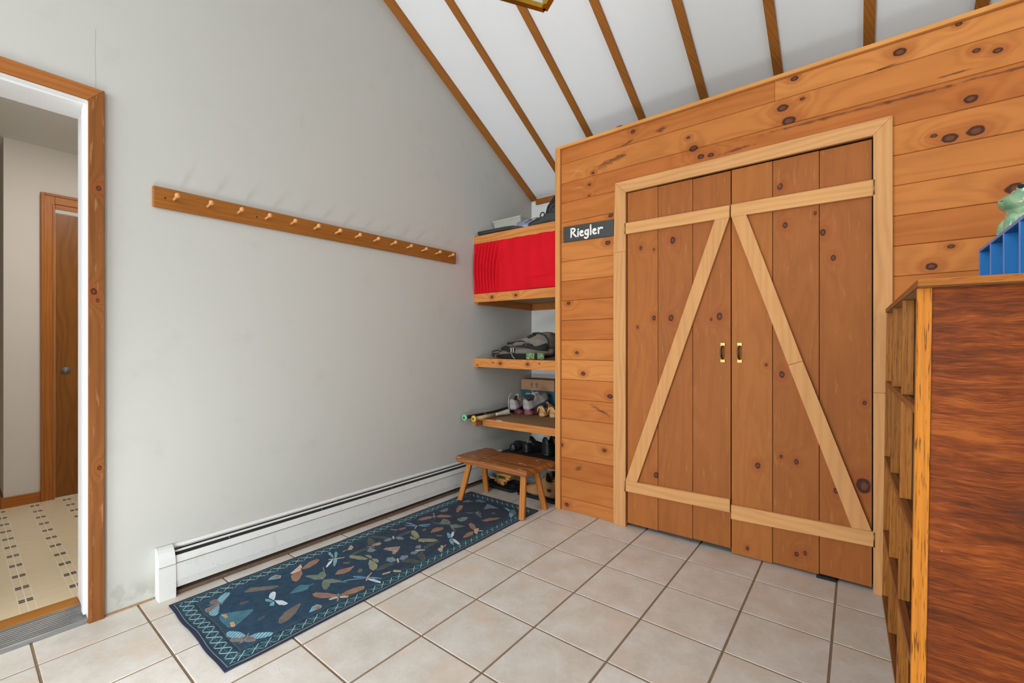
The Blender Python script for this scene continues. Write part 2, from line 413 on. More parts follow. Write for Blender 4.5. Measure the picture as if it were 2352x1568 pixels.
CHAR = plain('charcoal_fabric', (58, 60, 60), 0.8, var=0.18, scale=60, bump=0.2)
GREYF = plain('grey_pack_fabric', (112, 106, 96), 0.85, var=0.12, scale=60, bump=0.2)
RUBBER = plain('black_rubber', (24, 24, 25), 0.45, var=0.2, scale=50)
SIGNB = plain('charcoal_sign_paint', (58, 59, 58), 0.45, var=0.06, scale=60)
LETTER = plain('white_lettering_paint', (232, 230, 226), 0.5, var=0.02)
BLUEP = plain('blue_plastic_board', (16, 112, 182), 0.45, var=0.05, scale=20)
BLUEE = plain('lilac_edge_of_board', (118, 140, 196), 0.5, var=0.05)
def m_glaze():
    t = NT('celadon_glaze'); p = t.pos()
    n = t.noise(p, 22, 4, 0.5); col = t.ramp(n, [(0.35, C(96, 142, 112)), (0.55, C(142, 170, 130)), (0.75, C(176, 186, 146))])
    return t.out(col, 0.12, 0, 0.7)
GLAZE = m_glaze()
def m_velvet():
    t = NT('red_velvet'); p = t.pos()
    n = t.noise(p, 9, 4, 0.3); f = t.noise(p, 300, 2)
    col = t.mix(n, C(190, 4, 22), C(216, 6, 32)); col = t.mix(t.math('MULTIPLY', f, 0.3), col, C(130, 4, 18))
    t.b.inputs['Sheen Weight'].default_value = 0.06; t.b.inputs['Sheen Tint'].default_value = C(255, 120, 130)
    return t.out(col, 0.8, 0, 0.2)
VELVET = m_velvet()
def glass(name, col, rough=0.05, alpha=0.35):
    t = NT(name)
    t.b.inputs['Alpha'].default_value = alpha
    return t.out(C(*col), rough, 0, 0.5)
PANE = glass('clear_lantern_glass', (226, 232, 222), 0.04, 0.45)
BINP = glass('clear_plastic', (214, 212, 200), 0.25, 0.42)
BLUET = glass('blue_clear_plastic', (142, 150, 178), 0.3, 0.75)

# ================================================================ THE ROOM
T = 0.311
XL = -0.81; XR = 3.25; YF = -3.6; YB = 2.605; RIDGE = -0.5
SL = 0.5357
def zc(y):                                   # underside of the ceiling plaster
    b = 2.469+0.022
    return b+(2.634-y)*SL if y >= RIDGE else b+(2.634-RIDGE)*SL-(RIDGE-y)*SL
# ---- floor
fl = box('floor', XL-0.02, XR+0.1, YF-0.1, YB+0.1, -0.12, -0.0022, GROUT); tag(fl, 'brown grout bed under the cream ceramic tiles', kind='structure')
bm = bmesh.new(); addbox(bm, 0.004, T-0.004, 0.004, T-0.004, -0.006, 0.0, 0.0012); tile_me = None
def tile(x0, x1, y0, y1):
    global tile_me
    full = abs(x1-x0-T) < 1e-6 and abs(y1-y0-T) < 1e-6
    if full and tile_me:
        o = bpy.data.objects.new('tile', tile_me); link(o, fl); o.location = Vector(((x0+x1)/2, (y0+y1)/2, -0.003))-fl.location; return
    g = 0.004
    o = box('tile', x0+g, x1-g, y0+g, y1-g, -0.006, 0.0, TILE, fl, 0.0012)
    if full: tile_me = o.data
bm.free()
for i in range(-3, 11):
    for j in range(-12, 9):
        x0, x1, y0, y1 = i*T, (i+1)*T, j*T, (j+1)*T
        x0 = max(x0, XL-0.002); x1 = min(x1, XR); y0 = max(y0, YF); y1 = min(y1, YB-0.003)
        if x1-x0 < 0.02 or y1-y0 < 0.02: continue
        if x0 > -0.01 and y0 > 1.80: continue          # under the closet
        tile(x0, x1, y0, y1)
caulk = box('trim_1', XL-0.002, XL+0.006, -0.42, -0.255, 0.0, 0.007, plain('brown_caulk', (150, 118, 84), 0.9, var=0.25, scale=60))
tag(caulk, 'brown bead of caulk where the white wall meets the tiles', kind='structure')

# ---- left gable wall with the doorway
DY0, DY1, DZ = -1.28, -0.467, 2.10
WT = 0.21
bm = bmesh.new()
addprism(bm, [(DY1+0.02, 0), (YB, 0), (YB, zc(YB)), (DY1+0.02, zc(DY1+0.02))], XL-WT, XL, 'YZ')
addprism(bm, [(DY0-0.02, DZ+0.02), (DY1+0.02, DZ+0.02), (DY1+0.02, zc(DY1+0.02)), (RIDGE, zc(RIDGE)), (DY0-0.02, zc(DY0-0.02))], XL-WT, XL, 'YZ')
addprism(bm, [(YF, 0), (DY0-0.02, 0), (DY0-0.02, zc(DY0-0.02)), (YF, zc(YF))], XL-WT, XL, 'YZ')
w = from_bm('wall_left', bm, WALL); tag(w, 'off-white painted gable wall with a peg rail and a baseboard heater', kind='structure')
# ---- back wall of the alcove / closet
w = box('wall_back', XL, XR, YB, YB+0.12, 0, zc(YB), plain('white_back_wall', (222, 224, 220), 0.75, var=0.012, scale=2, spec=0.2)); tag(w, 'white wall at the back of the shelf alcove', kind='structure')
w = box('wall_front', XL, XR, YF-0.12, YF, 0, zc(YF)+0.1, CEIL); tag(w, 'white wall behind the viewpoint', kind='structure')
bm = bmesh.new()
addprism(bm, [(YF, 0), (YB, 0), (YB, zc(YB)), (RIDGE, zc(RIDGE)), (YF, zc(YF))], XR, XR+0.12, 'YZ')
w = from_bm('wall_right', bm, CEIL); tag(w, 'white gable wall on the right, outside the view', kind='structure')
# ---- ceiling slopes + battens
bm = bmesh.new()
addprism(bm, [(YB+0.1, zc(YB+0.1)), (RIDGE, zc(RIDGE)), (YF-0.1, zc(YF-0.1)), (YF-0.1, zc(YF-0.1)+0.1), (RIDGE, zc(RIDGE)+0.1), (YB+0.1, zc(YB+0.1)+0.1)], XL-WT, XR+0.12, 'YZ')
ce = from_bm('ceiling', bm, CEIL); tag(ce, 'white sloping ceiling plaster under the roof, carrying wood battens', kind='structure')
def batten(x0, x1):
    bm = bmesh.new(); ya, yb = YB-0.002, RIDGE+0.02
    addprism(bm, [(ya, zc(ya)-0.022), (ya, zc(ya)), (yb, zc(yb)), (yb, zc(yb)-0.022)], x0, x1, 'YZ', 0.001)
    cy = (ya+yb)/2
    o = from_bm('batten', bm, BATTEN, ce, ((x0+x1)/2, cy, zc(cy)))
batten(XL, XL+0.062)
for k in range(7):
    x = 0.002+0.4133*k-0.4133; batten(x, x+0.047)
    if k == 6: batten(x+0.4133, x+0.4133+0.047)
box('batten', XL+0.062, XR, YB-0.022, YB, zc(YB)-0.062, zc(YB)-0.012, BATTEN, ce, 0.001)

# ---- doorway in the left wall: orange casing, white jamb, threshold
cz = 2.157; cy = -0.419
t1 = thing('trim_2', (XL, -0.8, 0), 'orange-brown pine casing around the doorway in the white wall', None, kind='structure')
P0 = [(cy, 0), (cy, cz), (cy-0.048, cz-0.054), (cy-0.048, 0)]
casz = wood('doorway_casing_knotted', (138, 86, 43), (100, 60, 28), 'ZY', freq=34, ring=0.3, fine=0.5, var=0.0, wear=0.22,
            knots=[(-0.437, 1.755, 0.008), (-0.452, 1.335, 0.010), (-0.440, 1.30, 0.006), (-0.435, 0.62, 0.007)], ctr=(XL+0.0085, -0.443, 1.0655))
prism('casing_board', [(p[0], p[1]) for p in P0], XL, XL+0.017, casz, t1, 'YZ', 0.0015)
c2 = DY0-0.048
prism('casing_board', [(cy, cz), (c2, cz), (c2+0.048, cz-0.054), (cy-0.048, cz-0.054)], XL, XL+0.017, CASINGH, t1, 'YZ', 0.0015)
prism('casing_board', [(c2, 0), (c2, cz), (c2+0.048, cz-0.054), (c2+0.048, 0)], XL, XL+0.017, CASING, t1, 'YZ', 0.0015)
t2 = thing('trim_3', (XL-0.1, -0.8, 0), 'white painted jamb lining the doorway', None, kind='structure')
box('jamb_board', XL-WT-0.015, XL+0.004, DY1, DY1+0.02, 0.0, DZ+0.02, WHITE, t2, 0.001)
box('jamb_board', XL-WT-0.015, XL+0.004, DY0-0.02, DY0, 0.0, DZ+0.02, WHITE, t2, 0.001)
box('jamb_board', XL-WT-0.015, XL+0.004, DY0, DY1, DZ, DZ+0.02, WHITE, t2, 0.001)
box('door_stop', XL-0.06, XL-0.02, DY1-0.011, DY1, 0.028, DZ, WHITE, t2, 0.001)
box('door_stop', XL-0.06, XL-0.02, DY0, DY1-0.011, DZ-0.011, DZ, WHITE, t2, 0.001)
th = thing('door_threshold', (XL-0.1, -0.87, 0), 'grey ridged aluminium threshold at the foot of the doorway', 'threshold')
bm = bmesh.new()
prof = [(XL+0.006, 0.0), (XL+0.006, 0.008), (XL+0.001, 0.013)]
xx = XL-0.004
for k in range(9):
    prof += [(xx-0.001, 0.0165), (xx-0.0095, 0.0165), (xx-0.0105, 0.0145), (xx-0.0145, 0.0145)]; xx -= 0.0165
prof += [(XL-0.165, 0.017), (XL-0.165, 0.0)]
addprism(bm, prof, DY0, DY1-0.001, 'XZ')
from_bm('sill_plate', bm, ALU, th, (XL-0.08, -0.87, 0.01))
box('wood_strip', XL-0.245, XL-0.165, DY0, DY1-0.001, 0.001, 0.021, wood('threshold_strip_wood', (186, 128, 62), (140, 86, 36), 'Y', freq=70, ring=.3, fine=.6), th, 0.002)

# ---- hall beyond the doorway
HX = -2.92; HY = -0.59; HZ = 2.53
f = box('floor_hall', -5.2, XL-WT-0.035, -2.2, 1.2, -0.1, 0.015, VINYL)
bm = bmesh.new(); addbox(bm, -5.2, XL-WT-0.035, -2.2, 1.2, -0.1, 0.015); bpy.data.objects.remove(f)
f = from_bm('floor_hall', bm, VINYL); tag(f, 'cream vinyl hall floor printed with rows of dark dashes', kind='structure')
w = from_bm('wall_hall_front', (lambda b: (addprism(b, [(HX, HY), (HX, 1.2), (-5.2, 1.2), (-5.2, HY)], 0.0, HZ, 'XY'), b)[1])(bmesh.new()), HALLW)
tag(w, 'pinkish white hall wall that ends in an outside corner', kind='structure')
w = box('wall_hall_end', -5.3, -5.2, -2.2, 1.2, 0, HZ, HALLW); tag(w, 'far end wall of the hall', kind='structure')
w = box('wall_hall_left', -5.2, XL-WT, -2.3, -2.2, 0, HZ, HALLW); tag(w, 'side wall of the hall hidden by the doorway', kind='structure')
w = box('wall_hall_right', HX, XL-WT, 1.2, 1.3, 0, HZ, HALLW); tag(w, 'hall wall out of sight to the right', kind='structure')
w = box('ceiling_hall', -5.2, XL-WT, -2.2, 1.2, HZ, HZ+0.08, HALLC); tag(w, 'grey-white hall ceiling seen through the doorway', kind='structure')
HW = wood('hall_trim_wood', (176, 108, 46), (132, 76, 30), 'Z', freq=60, ring=.3, fine=.5, var=.04, rough=0.4)
HWY = wood('hall_trim_wood_level', (176, 108, 46), (132, 76, 30), 'Y', freq=60, ring=.3, fine=.5, var=.04, rough=0.4)
b = thing('baseboard_hall', (HX, -0.5, 0.015), 'orange-brown wooden baseboard at the foot of the hall wall', None, kind='structure')
box('board', HX, HX+0.013, HY-0.013, -0.419, 0.015, 0.087, HWY, b, 0.002)
box('board', -5.19, HX, HY-0.013, HY, 0.015, 0.087, HWY, b, 0.002)
d = thing('door_1', (HX, -0.05, 0.015), 'varnished brown pocket door in the hall, cut off by the doorway', None, kind='structure')
for (a, bb, z0, z1, th_) in ((-0.419, -0.349, 0.015, 2.205, .016), (0.30, 0.37, 0.015, 2.205, .016), (-0.349, 0.30, 2.135, 2.205, .016)):
    o = box('casing_board', HX, HX+th_, a, bb, z0, z1, HW if z0 < 1 else HWY, d, 0.002)
    if z0 < 1:
        s = 1 if a < 0 else -1; e = a if a < 0 else bb
        box('moulding', HX+th_, HX+th_+0.007, min(e, e+s*0.018), max(e, e+s*0.018), z0, z1-0.02, HW, o, 0.003)
        e = bb if a < 0 else a
        box('moulding', HX+th_, HX+th_+0.004, min(e, e-s*0.012)-0.0, max(e, e-s*0.012), z0, z1-0.07, HW, o, 0.0015)
    else: box('moulding', HX+th_, HX+th_+0.007, a-0.05, bb+0.05, z1-0.018, z1, HWY, o, 0.003)
box('head_stop', HX-0.02, HX+0.008, -0.345, 0.30, 2.10, 2.135, HWY, d, 0.002)
box('track_gap', HX-0.02, HX+0.004, -0.345, 0.30, 2.076, 2.10, GALV, d)
DW = wood('varnished_door_veneer', (136, 86, 36), (104, 62, 24), 'Z', freq=14, ring=.35, fine=.35, wav=2.0, var=.02, rough=0.35)
sl = box('slab', HX-0.03, HX+0.002, -0.345, 0.30, 0.022, 2.072, DW, d, 0.001)
for (z0, z1) in ((0.35, 0.98), (1.12, 1.92)):
    for (a, bb) in ((-0.225, -0.05), (0.02, 0.195)): box('panel', HX+0.002, HX+0.007, a, bb, z0, z1, DW, sl, 0.004)
lathe('finger_pull', [(0, 0.0), (0, 0.026), (0.003, 0.027), (0.004, 0.024), (0.001, 0.021), (0.001, 0.0)], (HX+0.002, -0.292, 0.935), (HX+0.1, -0.292, 0.935), GALV, d, 24)
sw = thing('wall_outlet_plate', (-3.42, HY-0.006, 0.50), 'white outlet plate low on the hall wall at the left picture edge', 'outlet')
box('plate', -3.455, -3.385, HY-0.006, HY, 0.44, 0.56, WHITE, sw, 0.002)
for z in (0.475, 0.525): box('socket', -3.435, -3.405, HY-0.008, HY-0.006, z-0.014, z+0.014, WHITE, sw, 0.001)

# ================================================================ THE CLOSET (knotty pine box)
WALLK = [(0.548, 2.43, 0.011), (0.38, 1.773, 0.014), (0.401, 1.942, 0.012), (0.092, 1.405, 0.011), (0.156, 1.07, 0.010), (0.202, 0.932, 0.012), (0.395, 0.795, 0.014), (0.033, 0.438, 0.012), (0.356, 0.447, 0.011), (0.078, 0.039, 0.012), (0.247, 2.101, 0.006), (0.25, 2.172, 0.008), (0.275, 2.243, 0.009), (0.876, 2.297, 0.008), (0.904, 2.227, 0.017), (0.944, 2.171, 0.013), (0.997, 2.166, 0.012), (1.385, 2.44, 0.012), (1.335, 2.311, 0.018), (1.36, 2.237, 0.022), (1.418, 2.329, 0.008), (1.778, 2.41, 0.017), (1.961, 2.45, 0.008), (2.013, 2.319, 0.009), (2.072, 2.294, 0.011), (1.996, 2.128, 0.016), (1.887, 2.009, 0.008), (1.935, 1.985, 0.019), (2.011, 1.993, 0.020), (2.122, 1.734, 0.022), (1.939, 1.531, 0.009), (1.879, 1.454, 0.014), (2.5, 2.05, 0.015), (2.7, 1.7, 0.012), (2.9, 2.3, 0.016), (2.4, 1.3, 0.012), (2.6, 0.9, 0.014)]
FIGS = [(0.40, 2.285, 0.14, 0.022, 0.22), (0.335, 0.695, 0.08, 0.012, -0.45), (0.72, 2.391, 0.05, 0.016, 0.2), (0.51, 2.37, 0.05, 0.010, 0.3), (1.50, 2.205, 0.30, 0.008, 0.0), (1.83, 2.203, 0.16, 0.008, 0.0), (2.12, 2.203, 0.20, 0.007, -0.02), (1.12, 2.16, 0.10, 0.010, 0.05), (1.72, 2.36, 0.07, 0.007, 0.1), (1.95, 2.25, 0.07, 0.006, 0.0), (0.17, 0.30, 0.03, 0.02, 0.3)]
YW = 1.775                                   # face of the planks
wc = thing('wall_closet', (0, YW, 0), 'knotty pine plank wall of the closet, boards laid level', None, kind='structure')
tones = [(194, 124, 66), (184, 112, 56), (200, 132, 72), (178, 106, 52), (190, 120, 62)]
rp = random.Random(3)
def plank(x0, x1, z0, z1):
    cx, czz = (x0+x1)/2, (z0+z1)/2
    kn = [k for k in WALLK if x0-.03 < k[0] < x1+.03 and z0-0.01 < k[1] < z1+0.01]
    fg = [g for g in FIGS if x0-.1 < g[0] < x1+.1 and z0-0.012 < g[1] < z1+0.012]
    li = rp.choice(tones); da = tuple(int(c*.80) for c in li)
    low = z1 < 0.75
    if low: li = tuple(int(c*.95) for c in li)
    m = wood('pine_plank', li, (da[0], int(da[1]*.93), int(da[2]*.85)), 'X', kn, fg, (cx, YW, czz), freq=rp.choice([9, 12, 16]), ring=0.28, fine=0.25, var=0.0, wav=1.3, wear=0.12 if low else 0.0)
    o = box('plank', x0, x1, YW+rp.uniform(-.0008, .0008), YW+0.016, z0+0.0008, z1-0.0008, m, wc, 0.0022)
ZK = [2.358-0.1336*k for k in range(18)]     # joints, top to bottom
plank(0.034, 1.30, ZK[0], 2.4575); plank(1.3005, XR, ZK[0], 2.4575)
plank(0.034, XR, ZK[1], ZK[0])
plank(0.034, XR, ZK[2], ZK[1])
for k in range(2, 17):
    plank(0.034, 0.4395, ZK[k+1], ZK[k]); plank(1.7525, XR, ZK[k+1], ZK[k])
plank(1.7525, XR, 0.0, ZK[17])
plank(0.0345, 0.4265, 0.0, ZK[17])
SCR = plain('pale_scratch', (226, 176, 124), .7)
bm = bmesh.new()
for (a, b_) in (((0.105, 2.300), (0.212, 2.268)), ((0.100, 2.236), (0.205, 2.318)), ((0.118, 2.170), (0.215, 2.166))):
    sweep(bm, [(a[0], YW-.0011, a[1]), ((a[0]+b_[0])/2, YW-.0012, (a[1]+b_[1])/2+.002), (b_[0], YW-.0011, b_[1])], [.0004, .0011, .0004], 5)
from_bm('scratch', bm, SCR, wc, (.15, YW, 2.28))
# corner trim, cap and casing
tr = thing('trim_4', (0, 1.757, 0), 'honey pine corner board and cap edging the closet wall', None, kind='structure')
box('corner_board', -0.005, 0.034, 1.757, 1.795, 0.0, 2.458, wood('pine_corner_board', (204, 146, 88), (170, 110, 60), 'Z', freq=30, ring=.3, fine=.4, var=0.0, wear=.15), tr, 0.0015)
box('cap_board', -0.005, XR, 1.757, 1.80, 2.458, 2.478, wood('pine_cap_board', (216, 156, 92), (178, 116, 60), 'X', freq=30, ring=.3, fine=.5, var=0.0), tr, 0.0015)
tc = thing('trim_5', (1.1, 1.757, 0), 'pale pine casing framing the closet doors', None, kind='structure')
prism('casing_board', [(0.427, 1.70), (0.507, 1.70), (0.507, 2.063), (0.4375, 2.132)], 1.757, 1.776, TRIMZ, tc, 'XZ', 0.001)
box('casing_board', 0.427, 0.507, 1.757, 1.776, 0.0, 1.699, TRIMZ, tc, 0.001)
prism('casing_board', [(0.4375, 2.133), (0.507, 2.0635), (1.687, 2.0635), (1.7535, 2.133)], 1.757, 1.776, TRIMX, tc, 'XZ', 0.001)
prism('casing_board', [(1.687, 0.905), (1.7535, 0.905), (1.7535, 2.132), (1.687, 2.063)], 1.757, 1.776, TRIMZ, tc, 'XZ', 0.001)
box('casing_board', 1.687, 1.7535, 1.757, 1.776, 0.0, 0.904, TRIMZ, tc, 0.001)
for (a, bb, z0, z1) in ((0.4395, 0.502, 0, 2.07), (1.692, 1.7525, 0, 2.07)): box('jamb_board', a, bb, 1.777, 1.86, z0, z1, TRIMZ, tc)
box('jamb_board', 0.502, 1.692, 1.792, 1.86, 2.075, 2.1, TRIMX, tc)
# closet carcass: alcove side wall, deck on top, dark inside
w = box('wall_closet_side', 0.0, 0.016, 1.796, YB, 0.0, 2.44, PLAINPLANK); tag(w, 'pine side of the closet facing the shelf alcove', kind='structure')
w = box('closet_deck', 0.017, XR, 1.801, YB-0.001, 2.44, 2.458, SHELFW); w.name = 'trim_6'; tag(w, 'board deck forming the top of the closet', kind='structure')
w = box('trim_7', 0.017, XR, 1.80, YB, -0.004, 0.0, DARK); tag(w, 'closet floor with shade put into its dark colour, seen in the gap under the doors', kind='structure')
ml = box('floor_mat_corner', 1.475, 1.55, 1.765, 1.84, 0.0005, 0.012, BLACK); ml.name = 'boot_tray_corner'
tag(ml, 'black corner of a tray poking out under the closet door', 'tray')

# ---- the two doors
DOORK = [(0.596, 1.71, 0.009), (0.677, 1.69, 0.006), (0.788, 1.728, 0.015), (0.677, 1.282, 0.011), (0.778, 1.278, 0.014), (0.576, 1.23, 0.007), (1.04, 1.276, 0.015), (0.997, 1.261, 0.006), (0.69, 0.348, 0.014), (1.324, 1.92, 0.012), (1.346, 1.721, 0.011), (1.47, 1.758, 0.007), (1.541, 1.533, 0.010), (1.50, 1.66, 0.012), (1.262, 1.018, 0.006), (1.331, 0.971, 0.012), (1.657, 0.854, 0.008), (1.224, 0.494, 0.012), (1.328, 0.557, 0.007), (1.393, 0.541, 0.010), (1.654, 0.474, 0.026), (1.552, 0.43, 0.010), (1.176, 0.051, 0.008), (1.394, 0.084, 0.009), (1.429, 0.098, 0.008)]
PALE = wood('pale_brace_pine', (208, 158, 108), (182, 128, 82), 'X', freq=24, ring=0.3, fine=0.35, var=0.04)
PALEZ = wood('pale_diagonal_pine', (204, 153, 104), (178, 124, 80), 'Z', freq=24, ring=0.3, fine=0.35, var=0.04)
def door(name, label, seams, z0s, ztop, lo, hi, bb, tt, dg, side, hx, ht, hb):
    d = thing(name, ((seams[0]+seams[-1])/2, 1.78, 0), label, None, kind='structure')
    for i in range(len(seams)-1):
        x0, x1 = seams[i], seams[i+1]; cx = (x0+x1)/2; z1 = ztop[i]; z0 = z0s[i]
        kn = [k for k in DOORK if x0 < k[0] < x1]
        tone = [(172, 107, 55), (165, 100, 50), (158, 95, 48), (162, 98, 50), (173, 109, 56), (168, 104, 52)][rp.randrange(6)]
        m = wood('door_plank_pine', tone, tuple(int(c*q) for c, q in zip(tone, (.84, .80, .76))), 'Z', kn, [], (cx, 1.787, (z0+z1)/2), freq=rp.choice([8, 11, 14]), ring=0.22, fine=0.36, var=0.0, wav=1.4, wear=0.12)
        box('plank', x0+0.0012, x1-0.0012, 1.779, 1.795, z0, z1, m, d, 0.001)
    def bar(pts, mat): prism('brace', pts, 1.7585, 1.7785, mat, d, 'XZ', 0.001)
    bar(bb, PALE); bar(tt, PALE)
    for q in dg: bar(q, PALEZ)
    h = obj_handle(hx, d)
    for z in (ht, hb):
        x = 0.5045 if side < 0 else 1.6895
        hg = tube('hinge', [(x, 1.7555, z-0.033), (x, 1.7555, z+0.033)], 0.0028, ABRASS, d, 8)
    return d
def obj_handle(x, d):
    zc_ = 1.079
    bow = tube('handle', [(x, 1.778, zc_+0.036), (x, 1.766, zc_+0.034), (x-0.001, 1.755, zc_+0.024), (x-0.002, 1.750, zc_+0.008), (x-0.002, 1.750, zc_-0.008), (x-0.001, 1.755, zc_-0.024), (x, 1.766, zc_-0.034), (x, 1.778, zc_-0.036)],
               [0.003, 0.0035, 0.0045, 0.0055, 0.0055, 0.0045, 0.0035, 0.003], DBRASS, d, 10)
    for s in (1, -1):
        z = zc_+s*0.045
        o = box('handle_plate', x-0.0125, x+0.0125, 1.7755, 1.779, z-0.009, z+0.009, ABRASS, bow, 0.0015)
    return bow
door('door_2', 'left closet door of vertical pine planks with a diagonal brace', [0.509, 0.702, 0.899, 1.0965], [0.021, 0.025, 0.028], [2.061, 2.059, 2.057], 0, 0,
     [(0.507, 0.220), (1.0955, 0.226), (1.0955, 0.296), (0.507, 0.286)], [(0.505, 1.804), (1.093, 1.802), (1.094, 1.867), (0.505, 1.872)],
     [[(0.507, 0.2865), (0.580, 0.288), (1.092, 1.8015), (1.020, 1.8022)]], -1, 1.056, 1.838, 0.252)
door('door_3', 'right closet door of vertical pine planks with a diagonal brace', [1.099, 1.2905, 1.486, 1.684], [0.006, 0.012, 0.017], [2.058, 2.057, 2.055], 0, 0,
     [(1.101, 0.193), (1.6885, 0.209), (1.6885, 0.276), (1.101, 0.269)], [(1.100, 1.8025), (1.6865, 1.793), (1.6885, 1.865), (1.100, 1.868)],
     [[(1.102, 1.8017), (1.174, 1.801), (1.4205, 1.042), (1.3605, 1.020)], [(1.361, 1.0185), (1.421, 1.0405), (1.682, 0.2775), (1.610, 0.2757)]], 1, 1.139, 1.829, 0.243)

# ---- name sign
sg = thing('name_sign', (0.2425, 1.768, 1.868), 'small charcoal sign with white lettering on the pine wall left of the closet doors', 'sign')
sgb = bmesh.new(); addprism(sgb, [(0.058, 1.8185), (0.058, 1.923), (0.4275, 1.912), (0.4275, 1.808)], 1.762, 1.7735, 'XZ', 0.002)
from_bm('board', sgb, SIGNB, sg, (0.2425, 1.768, 1.868))
ST = [[(0, 0), (.03, 1)], [(-.02, .96), (.25, 1.02), (.48, .9), (.45, .68), (.25, .55), (.06, .48)], [(.16, .5), (.35, .26), (.58, .0)],
      [(.80, .0), (.80, .56)], [(.82, .80), (.82, .82)],
      [(1.02, .33), (1.36, .38), (1.34, .52), (1.20, .60), (1.04, .50), (1.0, .28), (1.08, .06), (1.22, .0), (1.38, .06)],
      [(1.90, .52), (1.74, .60), (1.60, .50), (1.56, .28), (1.66, .06), (1.80, .06), (1.90, .22)], [(1.93, .60), (1.94, .1), (1.92, -.2), (1.80, -.36), (1.64, -.36), (1.54, -.25)],
      [(2.20, 1.08), (2.21, .0)],
      [(2.44, .33), (2.78, .38), (2.76, .52), (2.62, .60), (2.46, .50), (2.42, .28), (2.50, .06), (2.64, .0), (2.80, .06)],
      [(3.04, .60), (3.05, .0)], [(3.06, .40), (3.20, .58), (3.36, .62), (3.46, .54)]]
bm = bmesh.new()
for st in ST:
    pts = [(0.119+p[0]*0.0665, 1.7615, 1.845+p[1]*0.056-(p[0]*0.0665)*0.025) for p in st]
    q = []
    for i in range(len(pts)-1):
        for t_ in (0, .5): q.append(tuple(pts[i][k]*(1-t_)+pts[i+1][k]*t_ for k in range(3)))
    q.append(pts[-1])
    if len(q) > 4:
        for _ in range(2): q = [q[0]]+[tuple((q[i-1][k]+2*q[i][k]+q[i+1][k])/4 for k in range(3)) for i in range(1, len(q)-1)]+[q[-1]]
    sweep(bm, q, 0.0058, 10, ((0, 1, 0), 0.0012))
    for e in (q[0], q[-1]): adds(bm, e, (0.0058, 0.0012, 0.0058), seg=10, rings=6)
from_bm('lettering', bm, LETTER, sg, (0.2425, 1.7615, 1.868), True)

# ================================================================ LEFT WALL THINGS
pr_ = thing('peg_rail', (XL, 0.66, 1.78), 'long oak board with a row of pale wooden pegs on the white wall', 'peg rail')
bm = bmesh.new(); addprism(bm, [(-0.262, 1.727), (-0.262, 1.818), (1.586, 1.832), (1.586, 1.746)], XL, XL+0.018, 'YZ', 0.003)
from_bm('board', bm, PEGB, pr_, (XL, 0.66, 1.78))
for k in range(14):
    y = -0.187+k*0.1301; z = 1.7725+(y+.262)*0.0088
    pb = [(0.0, 0.0062), (0.018, 0.0058), (0.034, 0.0058), (0.044, 0.0068), (0.050, 0.0105), (0.056, 0.0118), (0.061, 0.0105), (0.065, 0.006), (0.0665, 0.0)]
    lathe('peg', pb, (XL+0.016, y, z), (XL+0.016+1.0, y, z+0.16), PEG, pr_, 14)
for y in (-0.22, 0.16, 0.62, 1.12):
    lathe('screw_head', [(0, 0.004), (0.001, 0.0035), (0.0012, 0.0)], (XL+0.018, y, 1.772+(y+.262)*0.009), (XL+1, y, 1.772+(y+.262)*0.009), DARKM, pr_, 8)

ht = thing('baseboard_heater', (-0.78, 0.9, 0), 'long white chipped baseboard heater along the foot of the wall', 'heater')

y0, y1 = -0.192, 2.15

def hx(name, pts, mat, a=y0, b=y1, bev=0): 
    bm = bmesh.new(); addprism(bm, [(p[0], p[1]) for p in pts], a, b, 'XZ', bev)
    cx = sum(p[0] for p in pts)/len(pts); czz = sum(p[1] for p in pts)/len(pts)
    return from_bm(name, bm, mat, ht, (cx, (a+b)/2, czz))
hx('back_plate', [(XL+.001, .015), (XL+.001, .217), (XL+.004, .217), (XL+.013, .206), (XL+.011, .204), (XL+.004, .210), (XL+.004, .015)], HEATM)
hx('slot_shade_block', [(XL+.005, .050), (XL+.005, .196), (XL+.012, .196), (XL+.042, .176), (XL+.042, .050)], plain('slot_shade_black', (34, 33, 30), .8))  # near-black block stands in for the shade inside the heater slots
hx('damper', [(XL+.0225, .1935), (XL+.0235, .196), (XL+.031, .191), (XL+.030, .1885)], HEATM)
hx('cover_panel', [(XL+.043, .176), (XL+.045, .179), (XL+.053, .150), (XL+.055, .148), (XL+.056, .072), (XL+.050, .038), (XL+.047, .038), (XL+.052, .073), (XL+.051, .148)], HEATM)
hx('panel_crease', [(XL+.0545, .1475), (XL+.0555, .1495), (XL+.0565, .1485), (XL+.0565, .1465)], GALV)
hx('support_rail', [(XL+.008, .002), (XL+.008, .022), (XL+.042, .018), (XL+.042, .002)], plain('rusty_brown_metal', (96, 78, 62), .7, var=.2, scale=40))
bm = bmesh.new()
cap = [(XL+.001, .0), (XL+.001, .219), (XL+.006, .221), (XL+.024, .214), (XL+.040, .202), (XL+.052, .180), (XL+.058, .150), (XL+.060, .075), (XL+.062, .0)]
addprism(bm, cap, -0.252, -0.190, 'XZ', 0.0012)
ec = from_bm('end_cap', bm, HEATM, ht, (XL+.03, -0.22, 0.1))
box('cap_seam', XL+.0598, XL+.0606, -0.252, -0.190, 0.1465, 0.1480, GALV, ec)
for y in (0.03, 0.5, 0.98): lathe('damper_pin', [(0, .003), (.004, .003), (.005, 0)], (XL+.033, y, .182), (XL+.043, y, .192), GALV, ht, 8)

